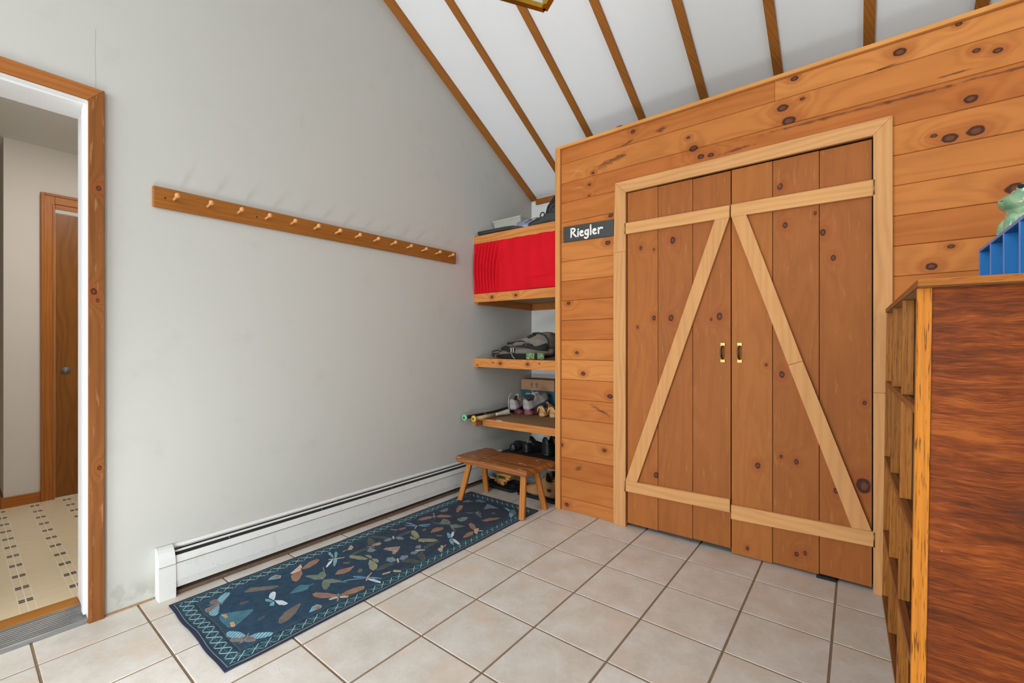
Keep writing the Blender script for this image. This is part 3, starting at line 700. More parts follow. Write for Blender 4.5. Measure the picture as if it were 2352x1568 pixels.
# ================================================================ ALCOVE SHELVES
xa, xb = XL+0.001, -0.001
YS = 1.806
def cleats(t, z0, z1, ya):
    box('side_cleat', xa, xa+0.02, ya, YB-0.001, z0, z1, wood_cleat, t, 0.001)
    box('side_cleat', xb-0.02, xb, ya, YB-0.001, z0, z1, wood_cleat, t, 0.001)
    box('back_cleat', xa+0.021, xb-0.021, YB-0.021, YB-0.001, z0, z1, wood_cleat, t, 0.001)
def fasck(n, kn, z): return wood(n, (202, 136, 78), (160, 96, 48), 'X', kn, ctr=((xa+xb)/2, YS+.01, z), freq=26, ring=0.35, fine=0.4, var=0.0)
wood_cleat = wood('shelf_cleat_wood', (186, 122, 68), (146, 86, 42), 'Y', freq=30, ring=.3, fine=.4, var=.06)
s1 = thing('wall_shelf', (-0.4, 2.2, 1.99), 'topmost alcove shelf holding bags, above the red curtain', 'shelf', 'pine shelves in the alcove')
prism('fascia', [(xa, 1.937), (xa, 2.000), (xb, 1.991), (xb, 1.921)], YS, YS+0.02, FASC, s1, 'XZ', 0.001)
box('board', xa, xb, YS+0.0205, YB-0.001, 1.972, 1.990, SHELFW, s1); cleats(s1, 1.915, 1.9715, YS+0.021)
s2 = thing('wall_shelf', (-0.4, 2.2, 1.53), 'second alcove shelf from the top, carrying the red curtain hem', 'shelf', 'pine shelves in the alcove')
prism('fascia', [(xa, 1.467), (xa, 1.535), (xb, 1.529), (xb, 1.459)], YS, YS+0.02, fasck('second_fascia_pine', [(-.62, 1.498, .010), (-.385, 1.497, .010)], 1.4975), s2, 'XZ', 0.001)
box('board', xa, xb, YS+0.0205, YB-0.001, 1.512, 1.5285, SHELFW, s2); cleats(s2, 1.452, 1.5115, YS+0.021)
s3 = thing('wall_shelf', (-0.4, 2.2, 1.015), 'third alcove shelf from the top, under the grey backpack', 'shelf', 'pine shelves in the alcove')
prism('fascia', [(xa, 0.947), (xa, 1.016), (xb, 1.011), (xb, 0.941)], YS, YS+0.02, fasck('third_fascia_pine', [(-.535, .981, .010), (-.275, .980, .010), (-.775, .962, .005), (-.61, .985, .004), (-.17, .99, .004)], .97875), s3, 'XZ', 0.001)
box('board', xa, xb, YS+0.0205, YB-0.001, 0.994, 1.012, SHELFW, s3); cleats(s3, 0.936, 0.9935, YS+0.021)
s4 = thing('wall_shelf', (-0.4, 2.2, 0.527), 'lowest alcove shelf, thin edged, holding shoes and bats', 'shelf', 'pine shelves in the alcove')
box('board', xa, xb, 1.852, YB-0.001, 0.511, 0.527, SHELFW, s4)
box('edging', xa+0.022, xb, 1.845, 1.8515, 0.510, 0.528, FASC, s4, 0.001)
box('front_cleat', xa+0.04, xb-0.021, 1.862, 1.880, 0.468, 0.5105, FASC, s4, 0.001)
box('side_cleat', xa, xa+0.02, 1.803, YB-0.001, 0.468, 0.5105, wood_cleat, s4, 0.001)
box('side_cleat', xb-0.02, xb, 1.881, YB-0.001, 0.468, 0.5105, wood_cleat, s4, 0.001)
box('back_cleat', xa+0.021, xb-0.021, YB-0.021, YB-0.001, 0.468, 0.5105, wood_cleat, s4, 0.001)
bm = bmesh.new(); addprism(bm, [(-0.625, 1.862), (-0.60, 1.846), (-0.57, 1.8445), (-0.55, 1.847), (-0.575, 1.866), (-0.60, 1.875)], 0.5285, 0.5295, 'XY')
from_bm('label_scrap', bm, plain('torn_white_paper', (225, 222, 212), .8), s4, (-.6, 1.86, .529))

# ---- red curtain
bm = bmesh.new(); nx, nz = 150, 36; V = []
for j in range(nz+1):
    w_ = j/nz; row = []
    for i in range(nx+1):
        q = i/nx; x = xa+0.002+q*(xb-xa-0.004)
        zt = 1.9365-0.0135*q; zb = 1.536-0.006*q
        z = zb+(zt-zb)*w_
        sag = math.sin(PI*w_)
        den = max(0.0, 1-q/0.36)
        a = 0.021*(0.35+0.65*sag**.5)*(1 if q < 0.30 else max(0, 1-(q-0.30)/0.06))
        y = 1.8035+a*math.sin(2*PI*(q*22+0.55*sag*(q+.3)+0.6*(1-w_)*q*6))*1.0
        if q >= 0.28: y += 0.0034*min(1, (q-.28)/.05)*(math.sin(q*41+2*w_)+.7*math.sin(q*23-3*w_+1))*(.4+.6*w_)
        y += 0.0030*math.exp(-((q-0.93)/0.03)**2)*math.sin(w_*3)
        # soft fold near the lower right
        fx = (q-0.80)/0.17; fz = (w_-(0.17+0.06*q))/0.05
        y -= 0.022*math.exp(-fx*fx)*math.tanh(-fz*1.3)*math.exp(-abs(fz)*0.30)
        y -= 0.010*sag
        if j == 0: y = max(y, 1.802)
        row.append(bm.verts.new((x, y, z)))
    V.append(row)
for j in range(nz):
    for i in range(nx): bm.faces.new((V[j][i], V[j][i+1], V[j+1][i+1], V[j+1][i]))
cu = from_bm('curtain', bm, VELVET, None, (-0.4, 1.8, 1.73), True)
m_ = cu.modifiers.new('thick', 'SOLIDIFY'); m_.thickness = 0.0015; m_.offset = 1
tag(cu, 'red velvet curtain hung between the two upper alcove shelves', 'curtain')

# ================================================================ ON THE TOP SHELF
ZT = 1.9905
fc = thing('instrument_case', (-0.57, 1.87, ZT), 'long flat black case lying along the front of the top shelf', 'case')
bm = bmesh.new()
pts = [(-0.786, 1.850), (-0.735, 1.852), (-0.62, 1.860), (-0.52, 1.868), (-0.45, 1.876), (-0.37, 1.885)]
sweep(bm, [(p[0], p[1], ZT+h) for p, h in zip(pts, (0.036, 0.036, 0.036, 0.037, 0.035, 0.016))], [0.028, 0.032, 0.034, 0.036, 0.034, 0.03], 12, ((0, 0, 1), 0.0155))
from_bm('case_body', bm, CHAR, fc, (-0.57, 1.87, ZT+.02), True)
tube('seam_piping', [(-0.784, 1.818, ZT+.036), (-0.735, 1.8195, ZT+.037), (-0.62, 1.825, ZT+.038), (-0.52, 1.832, ZT+.037), (-0.45, 1.842, ZT+.034)], 0.002, BLACK, fc, 6)
bn = thing('storage_bin', (-0.70, 2.40, ZT), 'clear plastic bin at the back of the top shelf', 'bin')
bx0, bx1, by0, by1, bz = -0.800, -0.50, 2.02, 2.55, ZT+0.335
bm = bmesh.new()
ring = lambda x0, x1, y0, y1, z: [bm.verts.new(p) for p in ((x0, y0, z), (x1, y0, z), (x1, y1, z), (x0, y1, z))]
r0 = ring(bx0+.03, bx1-.03, by0+.04, by1-.03, ZT+.002); r1 = ring(bx0+.006, bx1-.006, by0+.006, by1-.006, ZT+0.17)
bm.faces.new(r0)
for k in range(4): bm.faces.new((r0[k], r0[(k+1) % 4], r1[(k+1) % 4], r1[k]))
o = from_bm('tub', bm, BINP, bn, (-.65, 2.3, ZT+.1)); s_ = o.modifiers.new('thick', 'SOLIDIFY'); s_.thickness = 0.002
bm = bmesh.new()
for a in ((bx0, bx0+.012, by0, by1), (bx1-.012, bx1, by0, by1), (bx0+.012, bx1-.012, by0, by0+.012), (bx0+.012, bx1-.012, by1-.012, by1)): addbox(bm, a[0], a[1], a[2], a[3], ZT+0.165, ZT+0.178)
from_bm('rim', bm, BINP, bn, (-.65, 2.3, ZT+.17))
bb_ = tag(blob('storage_bag', (-0.415, 1.985, ZT+0.056), (0.080, 0.07, 0.056), BLUET, None, (.9, .9), None, 0.06, 3), 'bluish clear plastic bag bunched between the flat black case and the dark duffel', 'bag')
df = thing('duffel_bag', (-0.22, 1.93, ZT), 'dark grey soft bag with a round ring, at the right front of the top shelf', 'bag')
bm = bmesh.new()
adds(bm, (-0.215, 1.895, ZT+.036), (.105, .055, .038), (.8, .8), eul(0, -.12, 0), noise=.05, seed=5)
adds(bm, (-0.095, 1.90, ZT+.048), (.090, .058, .048), (.8, .8), eul(0, .05, 0), noise=.04, seed=8)
remesh(from_bm('bag_body', bm, CHAR, df, (-.2, 1.93, ZT+.05), True), 0.006, 5)
bm = bmesh.new(); sweep(bm, [(-0.190+.018*math.cos(a), 1.875, ZT+.088+.018*math.sin(a)) for a in [2*PI*k/20 for k in range(21)]], 0.0045, 8, None, False)
from_bm('carry_ring', bm, BLACK, df, (-.19, 1.875, ZT+.09), True)
tube('zip', [(-0.33, 1.850, ZT+.048), (-0.27, 1.840, ZT+.060), (-0.21, 1.838, ZT+.064)], 0.0022, BLACK, df, 6)
tube('zip', [(-0.29, 1.842, ZT+.034), (-0.24, 1.838, ZT+.044), (-0.19, 1.838, ZT+.048)], 0.0022, BLACK, df, 6)
bp = thing('black_backpack', (-0.12, 2.06, ZT), 'dark upright backpack against the closet side on the top shelf', 'backpack')
bm = bmesh.new(); adds(bm, (-0.128, 2.085, ZT+.140), (.125, .10, .142), (.75, .8), noise=.025, seed=2)
adds(bm, (-0.120, 2.005, ZT+.12), (.098, .04, .085), (.7, .7), noise=.02, seed=4)
remesh(from_bm('pack_body', bm, CHAR, bp, (-.12, 2.15, ZT+.15), True), 0.006, 5)
tube('shoulder_strap', [(-0.03, 2.005, ZT+.285), (-0.08, 1.995, ZT+.275), (-0.155, 1.99, ZT+.235), (-0.205, 1.985, ZT+.175), (-0.228, 1.985, ZT+.115), (-0.225, 1.98, ZT+.08)], [.012, .014, .016, .016, .012, .006], BLACK, bp, 10, ((0, 1, 0), .006))
tube('zip', [(-0.03, 1.963, ZT+.17), (-0.09, 1.961, ZT+.18), (-0.16, 1.965, ZT+.165), (-0.19, 1.972, ZT+.12)], 0.0028, BLACK, bp, 6)

# ================================================================ BACKPACK ON THE THIRD SHELF
Z3 = 1.0125
gp = thing('grey_backpack', (-0.47, 2.06, Z3), 'grey and black backpack lying flat on the third shelf', 'backpack')
bm = bmesh.new()
adds(bm, (-0.46, 2.10, Z3+.055), (.26, .15, .055), (.75, .85), eul(0, -.02, 0), noise=.03, seed=11)
adds(bm, (-0.66, 2.05, Z3+.040), (.12, .10, .036), (.9, .9), eul(0, .10, 0), noise=.03, seed=12)
remesh(from_bm('main_body', bm, GREYF, gp, (-.5, 2.08, Z3+.05), True), 0.006, 5)
bm = bmesh.new()
adds(bm, (-0.42, 2.10, Z3+.145), (.20, .14, .050), (.8, .8), eul(0, -.20, 0), noise=.03, seed=13)
adds(bm, (-0.32, 2.10, Z3+.130), (.115, .14, .070), (.85, .8), eul(0, .05, 0), noise=.02, seed=14)
remesh(from_bm('front_pocket', bm, GREYF, gp, (-.4, 2.08, Z3+.14), True), 0.006, 5)
rb = lambda name, pts, r, m, th=.003, nrm=(0, 1, 0): tube(name, pts, r, m, gp, 10, (nrm, th))
rb('black_base', [(-0.70, 1.962, Z3+.022), (-0.60, 1.950, Z3+.020), (-0.50, 1.945, Z3+.022), (-0.36, 1.948, Z3+.022), (-0.25, 1.96, Z3+.024)], [.012, .020, .022, .022, .020], BLACK, .006)
rb('black_pocket', [(-0.650, 1.962, Z3+.080), (-0.60, 1.952, Z3+.086), (-0.55, 1.948, Z3+.072), (-0.51, 1.948, Z3+.062)], [.010, .022, .024, .020], BLACK, .006)
rb('zip_band', [(-0.625, 2.01, Z3+.122), (-0.56, 1.985, Z3+.128), (-0.50, 1.966, Z3+.136), (-0.45, 1.958, Z3+.142), (-0.41, 1.955, Z3+.136)], [.009, .008, .007, .006, .003], BLACK, .004)
rb('strap_band', [(-0.41, 1.975, Z3+.155), (-0.37, 1.968, Z3+.175), (-0.33, 1.985, Z3+.198)], .012, BLACK, .004)
rb('strap_band', [(-0.42, 1.952, Z3+.105), (-0.40, 1.950, Z3+.108), (-0.34, 1.952, Z3+.102)], [.014, .016, .013], BLACK, .006)
rb('buckle_gap', [(-0.394, 1.9435, Z3+.100), (-0.393, 1.9435, Z3+.114)], .003, GREYF, .002)
rb('lower_band', [(-0.50, 1.955, Z3+.100), (-0.44, 1.946, Z3+.100), (-0.38, 1.944, Z3+.094), (-0.30, 1.952, Z3+.085), (-0.22, 1.98, Z3+.095)], [.003, .005, .010, .014, .03], BLACK, .006)
rb('edge_piping', [(-0.36, 1.99, Z3+.203), (-0.30, 1.985, Z3+.205), (-0.245, 1.985, Z3+.185), (-0.212, 1.985, Z3+.150), (-0.205, 1.985, Z3+.10)], .005, BLACK, .004)
for k in range(3):
    rb('striped_strap', [(-0.775+.014*k, 1.99-.008*k, Z3+.024-.006*k), (-0.755+.014*k, 1.975-.008*k, Z3+.060-.010*k), (-0.70+.010*k, 1.962-.004*k, Z3+.066-.010*k), (-0.65, 1.957, Z3+.058-.008*k)], .0045, (BLACK, GREYF, BLACK)[k], .003)
for dx in (0, .022): rb('zip_pull', [(-0.535+dx, 1.938, Z3+.090), (-0.530+dx, 1.936, Z3+.070), (-0.533+dx, 1.936, Z3+.048)], .005, plain('pale_pull', (186, 178, 164), .6), .002)
rb('zip_pull', [(-0.528, 1.936, Z3+.045), (-0.515, 1.934, Z3+.02), (-0.49, 1.93, Z3+.003)], .004, plain('pale_webbing', (150, 146, 134), .7), .002)
def m_leafprint():
    t = NT('green_leaf_print'); n = t.noise(t.pos(), 160, 3)
    col = t.ramp(n, [(0.38, C(40, 70, 44)), (0.5, C(104, 142, 78)), (0.62, C(170, 190, 140)), (0.7, C(90, 120, 170))]); return t.out(col, .35, 0, .5)
LEAFP = m_leafprint()
po = thing('tissue_pack', (-0.30, 1.93, Z3), 'small green leaf-printed pack tucked under the right end of the grey backpack', 'pack')
box('pack', -0.372, -0.208, 1.915, 1.935, Z3+.001, Z3+.050, LEAFP, po, .004)
box('strap', -0.288, -0.262, 1.911, 1.915, Z3+.001, Z3+.050, BLACK, po, .001)

# ================================================================ ON THE LOWEST SHELF
Z4 = 0.5275
cb = thing('cardboard_box', (-0.58, 2.46, 0.724), 'brown cardboard box stacked at the back of the lowest shelf', 'box')
CARD = plain('brown_cardboard', (162, 124, 92), .85, var=.04, scale=14)
CARDT = plain('brown_cardboard_flap', (140, 102, 72), .85, var=.04, scale=14)
box('carton', -0.789, -0.432, 2.412, 2.588, 0.7185, 0.8155, CARD, cb, .002)
box('top_flap', -0.789, -0.432, 2.412, 2.499, 0.8157, 0.8177, CARDT, cb)
box('top_flap', -0.789, -0.432, 2.501, 2.588, 0.8157, 0.8177, CARDT, cb)
INK = plain('dark_box_print', (70, 52, 40), .8)
for x in (-0.669, -0.613):
    bm = bmesh.new(); sweep(bm, [(x+.009*math.cos(a), 2.4105, 0.771+.013*math.sin(a)) for a in [2*PI*k/12 for k in range(13)]], 0.0018, 6, None, False)
    adds(bm, (x, 2.4108, 0.772), (.003, .0008, .004), seg=8, rings=6); addbox(bm, x-.012, x+.012, 2.4106, 2.4116, 0.7465, 0.7505)
    from_bm('printed_mark', bm, INK, cb, (x, 2.41, .77))
ub = thing('shoe_box', (-0.58, 2.46, Z4), 'teal shoe box underneath the brown cardboard box', 'box')
TEAL = plain('teal_card', (36, 84, 96), .6, var=.05)
box('box_base', -0.795, -0.425, 2.420, 2.586, Z4+.001, 0.697, TEAL, ub, .002); box('lid', -0.799, -0.421, 2.416, 2.590, 0.684, 0.7175, TEAL, ub, .002)

def place(bm, heel, ang, tilt=0.0, roll=0.0):
    """local x = towards the toe; ang from +X; tilt raises the toe"""
    M = Matrix.Translation(heel) @ Matrix.Rotation(ang, 4, 'Z') @ Matrix.Rotation(-tilt, 4, 'Y') @ Matrix.Rotation(roll, 4, 'X')
    bm.transform(M); return M
def lerp(tab, t):
    for i in range(len(tab)-1):
        if t <= tab[i+1][0]:
            a, b = tab[i], tab[i+1]; f = (t-a[0])/(b[0]-a[0]); f = f*f*(3-2*f); return a[1]+(b[1]-a[1])*f
    return tab[-1][1]
WID = [(0, .52), (.05, .70), (.15, .80), (.35, .74), (.5, .78), (.70, 1.0), (.85, .90), (.95, .62), (1.0, .30)]
def shoe(name, label, group, heel, ang, L, Wd, soleh, prof, opening, mats, tilt=0.0, roll=0.0, laces=None, collar_pad=0.0, cat='shoe', sides=1.0):
    """prof: height of the upper along the length; opening: end of the foot opening (0..1)"""
    t = thing(name, tuple(heel), label, cat, group)
    up_m, sole_m, lace_m, in_m = mats
    n = 26
    bm = bmesh.new(); rings = []
    for i in range(n+1):
        s = i/n; w2 = Wd/2*lerp(WID, s)*1.04; x = L*s; lift = soleh*0.35*max(0, (s-.8)/.2)**2; r = []
        for k in range(12):
            a = 2*PI*(k+.5)/12; cy = math.copysign(abs(math.cos(a))**.55, math.cos(a)); cz_ = math.copysign(abs(math.sin(a))**.55, math.sin(a))
            r.append(bm.verts.new((x, w2*cy, soleh/2+lift+soleh/2*cz_)))
        rings.append(r)
    for i in range(n):
        for k in range(12): bm.faces.new((rings[i][k], rings[i+1][k], rings[i+1][(k+1) % 12], rings[i][(k+1) % 12]))
    bm.faces.new(rings[0]); bm.faces.new(rings[-1][::-1])
    M = place(bm, heel, ang, tilt, roll); from_bm('sole', bm, sole_m, t, tuple(heel), True)
    bm = bmesh.new(); rings = []; K = 18
    for i in range(n+1):
        s = i/n; w2 = Wd/2*lerp(WID, s)*(0.98 if s > .03 else .9); x = L*(0.01+.975*s); h = lerp(prof, s); r = []
        lift = soleh*0.35*max(0, (s-.8)/.2)**2
        for k in range(K+1):
            a = PI*k/K; cy = math.cos(a); sz = math.sin(a)
            y = w2*math.copysign(abs(cy)**.62, cy)*(1-.20*sz*sides*(1 if s < .75 else .4)); z = soleh*.8+lift+(h-soleh*.8)*abs(sz)**.60
            if s < opening and s > 0.035 and abs(a-PI/2) < 0.95:
                z = max(soleh, z-(h-soleh)*0.85*min(1, (0.95-abs(a-PI/2))/0.35)*min(1, (s-.035)/.03)*min(1, (opening-s)/.05))
            r.append(bm.verts.new((x, y, z)))
        rings.append(r)
    for i in range(n):
        for k in range(K):
            f = bm.faces.new((rings[i][k], rings[i+1][k], rings[i+1][k+1], rings[i][k+1]))
            s = i/n; a = PI*(k+.5)/K
            if s < opening and s > .06 and abs(a-PI/2) < 0.8: f.material_index = 1
    bm.faces.new(rings[0]); bm.faces.new(rings[-1][::-1])
    place(bm, heel, ang, tilt, roll); from_bm('upper', bm, [up_m, in_m], t, tuple(heel), True)
    if laces:
        for q in range(laces):
            s = opening+.02+q*.055; w2 = Wd*.20; h = lerp(prof, s)
            bm = bmesh.new(); sweep(bm, [(L*s, -w2, h-.004), (L*(s+.006), 0, h+.004), (L*s+.004, w2, h-.004)], .0022, 6)
            place(bm, heel, ang, tilt, roll); from_bm('lace', bm, lace_m, t, tuple(M @ Vector((L*s, 0, h))), True)
    return t, M
GKNIT = plain('grey_knit', (150, 145, 139), .85, var=.10, scale=80, bump=.25); GSOLE = plain('lilac_grey_foam', (158, 152, 164), .7, var=.06, scale=30)
WLACE = plain('pale_lace', (208, 204, 196), .8); PINKS = plain('dusty_pink_canvas', (168, 98, 104), .8, var=.1, scale=60); PINKR = plain('pink_rubber', (166, 104, 104), .6)
TANL = plain('tan_suede', (196, 146, 92), .8, var=.1, scale=50); TANS = plain('pale_tan_sole', (216, 178, 124), .7); DKIN = plain('dark_shoe_lining', (44, 38, 44), .9)
lowp = [(0, .062), (.06, .066), (.3, .052), (.45, .060), (.62, .058), (.85, .046), (1, .03)]
flatp = [(0, .046), (.06, .048), (.3, .042), (.45, .046), (.62, .046), (.85, .040), (1, .03)]
highp = [(0, .085), (.05, .105), (.14, .098), (.28, .078), (.42, .108), (.55, .092), (.75, .068), (.92, .055), (1, .035)]
a90 = math.radians(90)
shoe('slip_on_shoe', 'dusty pink slip-on shoe at the left, under a grey sneaker', 'pink slip-on shoes on the lowest shelf', (-0.700, 2.225, Z4+.001), a90-.05, .185, .098, .022, flatp, .45, (PINKS, PINKR, WLACE, DKIN))
shoe('slip_on_shoe', 'dusty pink slip-on shoe at the right, under a grey sneaker', 'pink slip-on shoes on the lowest shelf', (-0.590, 2.230, Z4+.001), a90-.05, .180, .105, .022, flatp, .45, (PINKS, PINKR, WLACE, DKIN))
t_, M_ = shoe('sneaker', 'grey laced sneaker at the left, perched on a pink slip-on', 'grey sneakers on the lowest shelf', (-0.655, 2.115, Z4+.050), a90+.12, .250, .100, .038, highp, .36, (GKNIT, GSOLE, WLACE, DKIN), .14, -.10, 5)
for pts in ([(.09, .01, .11), (.06, .03, .13), (.02, .035, .10), (-.01, .03, .05), (-.02, .02, -.02), (0, .012, -.045)], [(.09, -.01, .11), (.07, -.035, .12), (.03, -.05, .08)]):
    tube('lace', [tuple(M_ @ Vector(p)) for p in pts], .0022, WLACE, t_, 6)
t_, M_ = shoe('sneaker', 'grey laced sneaker at the right, its toe raised against the box', 'grey sneakers on the lowest shelf', (-0.512, 2.110, Z4+.060), a90-.14, .265, .105, .040, highp, .36, (GKNIT, GSOLE, WLACE, DKIN), .30, .05, 5)
for pts in ([(.10, .01, .10), (.08, .03, .125), (.05, .02, .12), (.07, -.01, .12), (.10, 0, .10)], [(.11, 0, .10), (.13, -.03, .115), (.16, -.03, .09)], [(.10, -.01, .11), (.13, .02, .125), (.17, .03, .10)]):
    tube('lace', [tuple(M_ @ Vector(p)) for p in pts], .0022, WLACE, t_, 6)
for i, (hx_, lab) in enumerate(((-0.433, 'tan suede trainer beside the pink slip-ons'), (-0.330, 'tan suede trainer next to the closet side'))):
    t_, M_ = shoe('trainer', lab, 'tan trainers on the lowest shelf', (hx_, 2.215, Z4+.002), a90-.06, .20, .080, .030, highp, .36, (TANL, TANS, TANL, DKIN), .05, 0, 5)
    for s in (1, -1):
        pts = [(.004, 0, .085), (-.002, .022*s, .075), (-.002, .034*s, .055), (.01, .044*s, .032)]
        tube('heel_strap', [tuple(M_ @ Vector(p)) for p in pts], [.006, .007, .006, .006], TANS, t_, 8, None)

def bat(name, label, a, b, prof, mat, grip, knob, gl):
    a = Vector(a); b = Vector(b); t = thing(name, tuple(a), label, 'bat', 'bats on the lowest shelf')
    lathe('knob', [(0, .010), (.001, .024), (.006, .0265), (.012, .026), (.018, .018), (.024, .0135)], a, b, knob, t, 24)
    lathe('knob_button', [(-.0015, 0), (-.0015, .007), (.0005, .009)], a, b, BLACK, t, 16)
    lathe('grip', [(.022, .0132), (gl, .0138)], a, b, grip, t, 16)
    lathe('barrel', [(gl, .0125)]+prof, a, b, mat, t, 20)
    if grip is not BLACK:
        d = (b-a).normalized(); up = Vector((0, 0, 1)); s_ = d.cross(up).normalized(); u_ = s_.cross(d)
        bm = bmesh.new(); pts = []
        for k in range(140):
            an = 2*PI*k/12; pts.append(a+d*(.025+(gl-.03)*k/139)+(s_*math.cos(an)+u_*math.sin(an))*.0138)
        sweep(bm, pts, .0012, 5); from_bm('grip_wrap', bm, plain('grip_tape_edge', (150, 128, 96), .8), t, tuple(a), True)
    return t
L1 = ((.30, .0130), (.42, .018), (.52, .0255), (.70, .030), (.735, .029), (.745, .02), (.746, 0))
bat('baseball_bat', 'black bat with a green knob lying along the white wall', (-0.762, 1.640, 0.5605), (-0.770, 2.40, 0.5615), list(L1), plain('black_bat_enamel', (32, 34, 34), .3, spec=.6), BLACK, plain('green_rubber_knob', (118, 178, 140), .5, var=.06), .22)
bat('baseball_bat', 'white and gold bat with a taped grip and yellow knob', (-0.722, 1.700, 0.5475), (-0.690, 2.15, 0.560), [(.27, .0125), (.32, .016), (.36, .021), (.39, .024), (.40, .0245), (.405, 0)], plain('white_bat_enamel', (214, 206, 184), .35, spec=.6), plain('beige_grip_tape', (206, 182, 140), .8, var=.08, scale=90), plain('yellow_rubber_knob', (204, 168, 62), .5), .24)

# ================================================================ FLOOR OF THE ALCOVE
rk = thing('shoe_rack', (-0.36, 2.26, 0), 'low dark shoe rack behind the stool in the alcove', 'rack')
RK = plain('dark_brown_rack_board', (58, 42, 32), .6)
box('top_board', -0.72, -0.03, 2.04, 2.46, 0.222, 0.236, RK, rk, .002)
for x in (-0.715, -0.045): box('side_board', x, x+.012, 2.05, 2.45, 0.0, 0.2215, RK, rk, .001)
bp_ = [(0, .085), (.06, .11), (.3, .07), (.5, .085), (.8, .06), (1, .035)]
BSH = (plain('black_leather', (26, 26, 28), .45, var=.15, scale=50), RUBBER, BLACK, DKIN)
t_, M_ = shoe('black_shoe', 'black low shoe at the left end of the rack', 'black shoes on the rack', (-0.635, 2.085, .237), a90+.35, .25, .09, .02, lowp, .4, BSH)
t_, M_ = shoe('black_shoe', 'black sneaker with an open tongue in the middle of the rack', 'black shoes on the rack', (-0.515, 2.085, .237), a90-.25, .26, .10, .03, bp_, .34, BSH, 0.02, 0, 3)
tube('lace', [tuple(M_ @ Vector(p)) for p in ((.10, .02, .085), (.085, .04, .10), (.07, .045, .085))], .0025, plain('grey_lace', (150, 150, 150), .8), t_, 6)
tube('tongue', [tuple(M_ @ Vector(p)) for p in ((.12, 0, .075), (.09, 0, .105), (.07, .01, .115))], [.022, .026, .02], BSH[0], t_, 10, ((1, 0, .3), .004))
bpro = [(0, .15), (.05, .17), (.18, .165), (.36, .15), (.48, .11), (.7, .075), (.9, .06), (1, .035)]
t_, M_ = shoe('black_boot', 'bulky black boot at the right end of the rack', 'black shoes on the rack', (-0.325, 2.10, .237), a90-.15, .28, .12, .03, bpro, .34, BSH, 0, 0, 4, cat='boot', sides=.5)
tube('lace', [tuple(M_ @ Vector(p)) for p in ((.13, .03, .115), (.11, .0, .135), (.09, -.03, .12), (.07, -.045, .10))], .003, plain('grey_lace', (130, 130, 130), .8), t_, 6)
shoe('black_boot', 'bulky black boot beside the closet side on the rack', 'black shoes on the rack', (-0.16, 2.10, .237), a90-.05, .28, .12, .03, bpro, .34, BSH, 0, 0, 4, cat='boot', sides=.5)

def tray(label, x0, x1, y0, y1, rot=0):
    t = thing('boot_tray', ((x0+x1)/2, (y0+y1)/2, 0), label, 'tray', 'black boot trays')
    bm = bmesh.new(); cx, cy = (x0+x1)/2, (y0+y1)/2
    def loop(e, z, r):
        out = []
        for (sx, sy) in ((1, 1), (-1, 1), (-1, -1), (1, -1)):
            a0 = {(1, 1): 0, (-1, 1): 90, (-1, -1): 180, (1, -1): 270}[(sx, sy)]
            for k in range(5):
                a = math.radians(a0+90*k/4)
                out.append(bm.verts.new((cx+sx*((x1-x0)/2-e-r)+r*math.cos(a), cy+sy*((y1-y0)/2-e-r)+r*math.sin(a), z)))
        return out
    L_ = [loop(0.012, 0.001, .03), loop(0.0, 0.026, .035), loop(0.008, 0.027, .03), loop(0.018, 0.006, .025)]
    for i in range(3):
        n = len(L_[i])
        for k in range(n): bm.faces.new((L_[i][k], L_[i][(k+1) % n], L_[i+1][(k+1) % n], L_[i+1][k]))
    bm.faces.new(L_[0]); bm.faces.new(L_[-1])
    from_bm('tray_shell', bm, RUBBER, t, (cx, cy, .01))
    bm = bmesh.new()
    for k in range(6):
        yy = y0+.05+(y1-y0-.1)*k/5
        sweep(bm, [(x0+.04+(x1-x0-.08)*q/8, yy+.012*math.sin(q*1.6+k), .0075) for q in range(9)], .003, 5)
    from_bm('raised_ribs', bm, RUBBER, t, (cx, cy, .008), True)
    return t
tray('black boot tray at the left, under the wooden toy', -0.735, -0.408, 1.80, 2.03)
tray('black boot tray at the right, under the brown work boots', -0.395, -0.012, 1.80, 2.03)
# wooden toy
wt = thing('wooden_toy', (-0.64, 1.93, .007), 'light wooden block toy with green and blue bits in the left tray', 'toy')
LW = wood('toy_beech', (196, 146, 92), (160, 112, 64), 'X', freq=40, var=.06)
box('deck', -0.735+.02, -0.535, 1.885, 1.975, .046, .062, LW, wt, .002)
box('upper_deck', -0.66, -0.50, 1.89, 1.97, .084, .100, LW, wt, .002)
box('foot', -0.650, -0.615, 1.90, 1.94, .012, .0455, LW, wt, .002); box('foot', -0.600, -0.565, 1.885, 1.93, .012, .0455, LW, wt, .002)
box('foot', -0.700, -0.675, 1.93, 1.965, .012, .0455, LW, wt, .002)
box('end_block', -0.55, -0.51, 1.885, 1.965, .0625, .0835, LW, wt, .002)
box('blue_block', -0.700, -0.655, 1.89, 1.93, .0625, .082, plain('blue_toy_paint', (30, 70, 120), .4), wt, .003)
box('green_block', -0.650, -0.625, 1.89, 1.93, .0625, .083, plain('green_toy_paint', (70, 150, 70), .4), wt, .003)
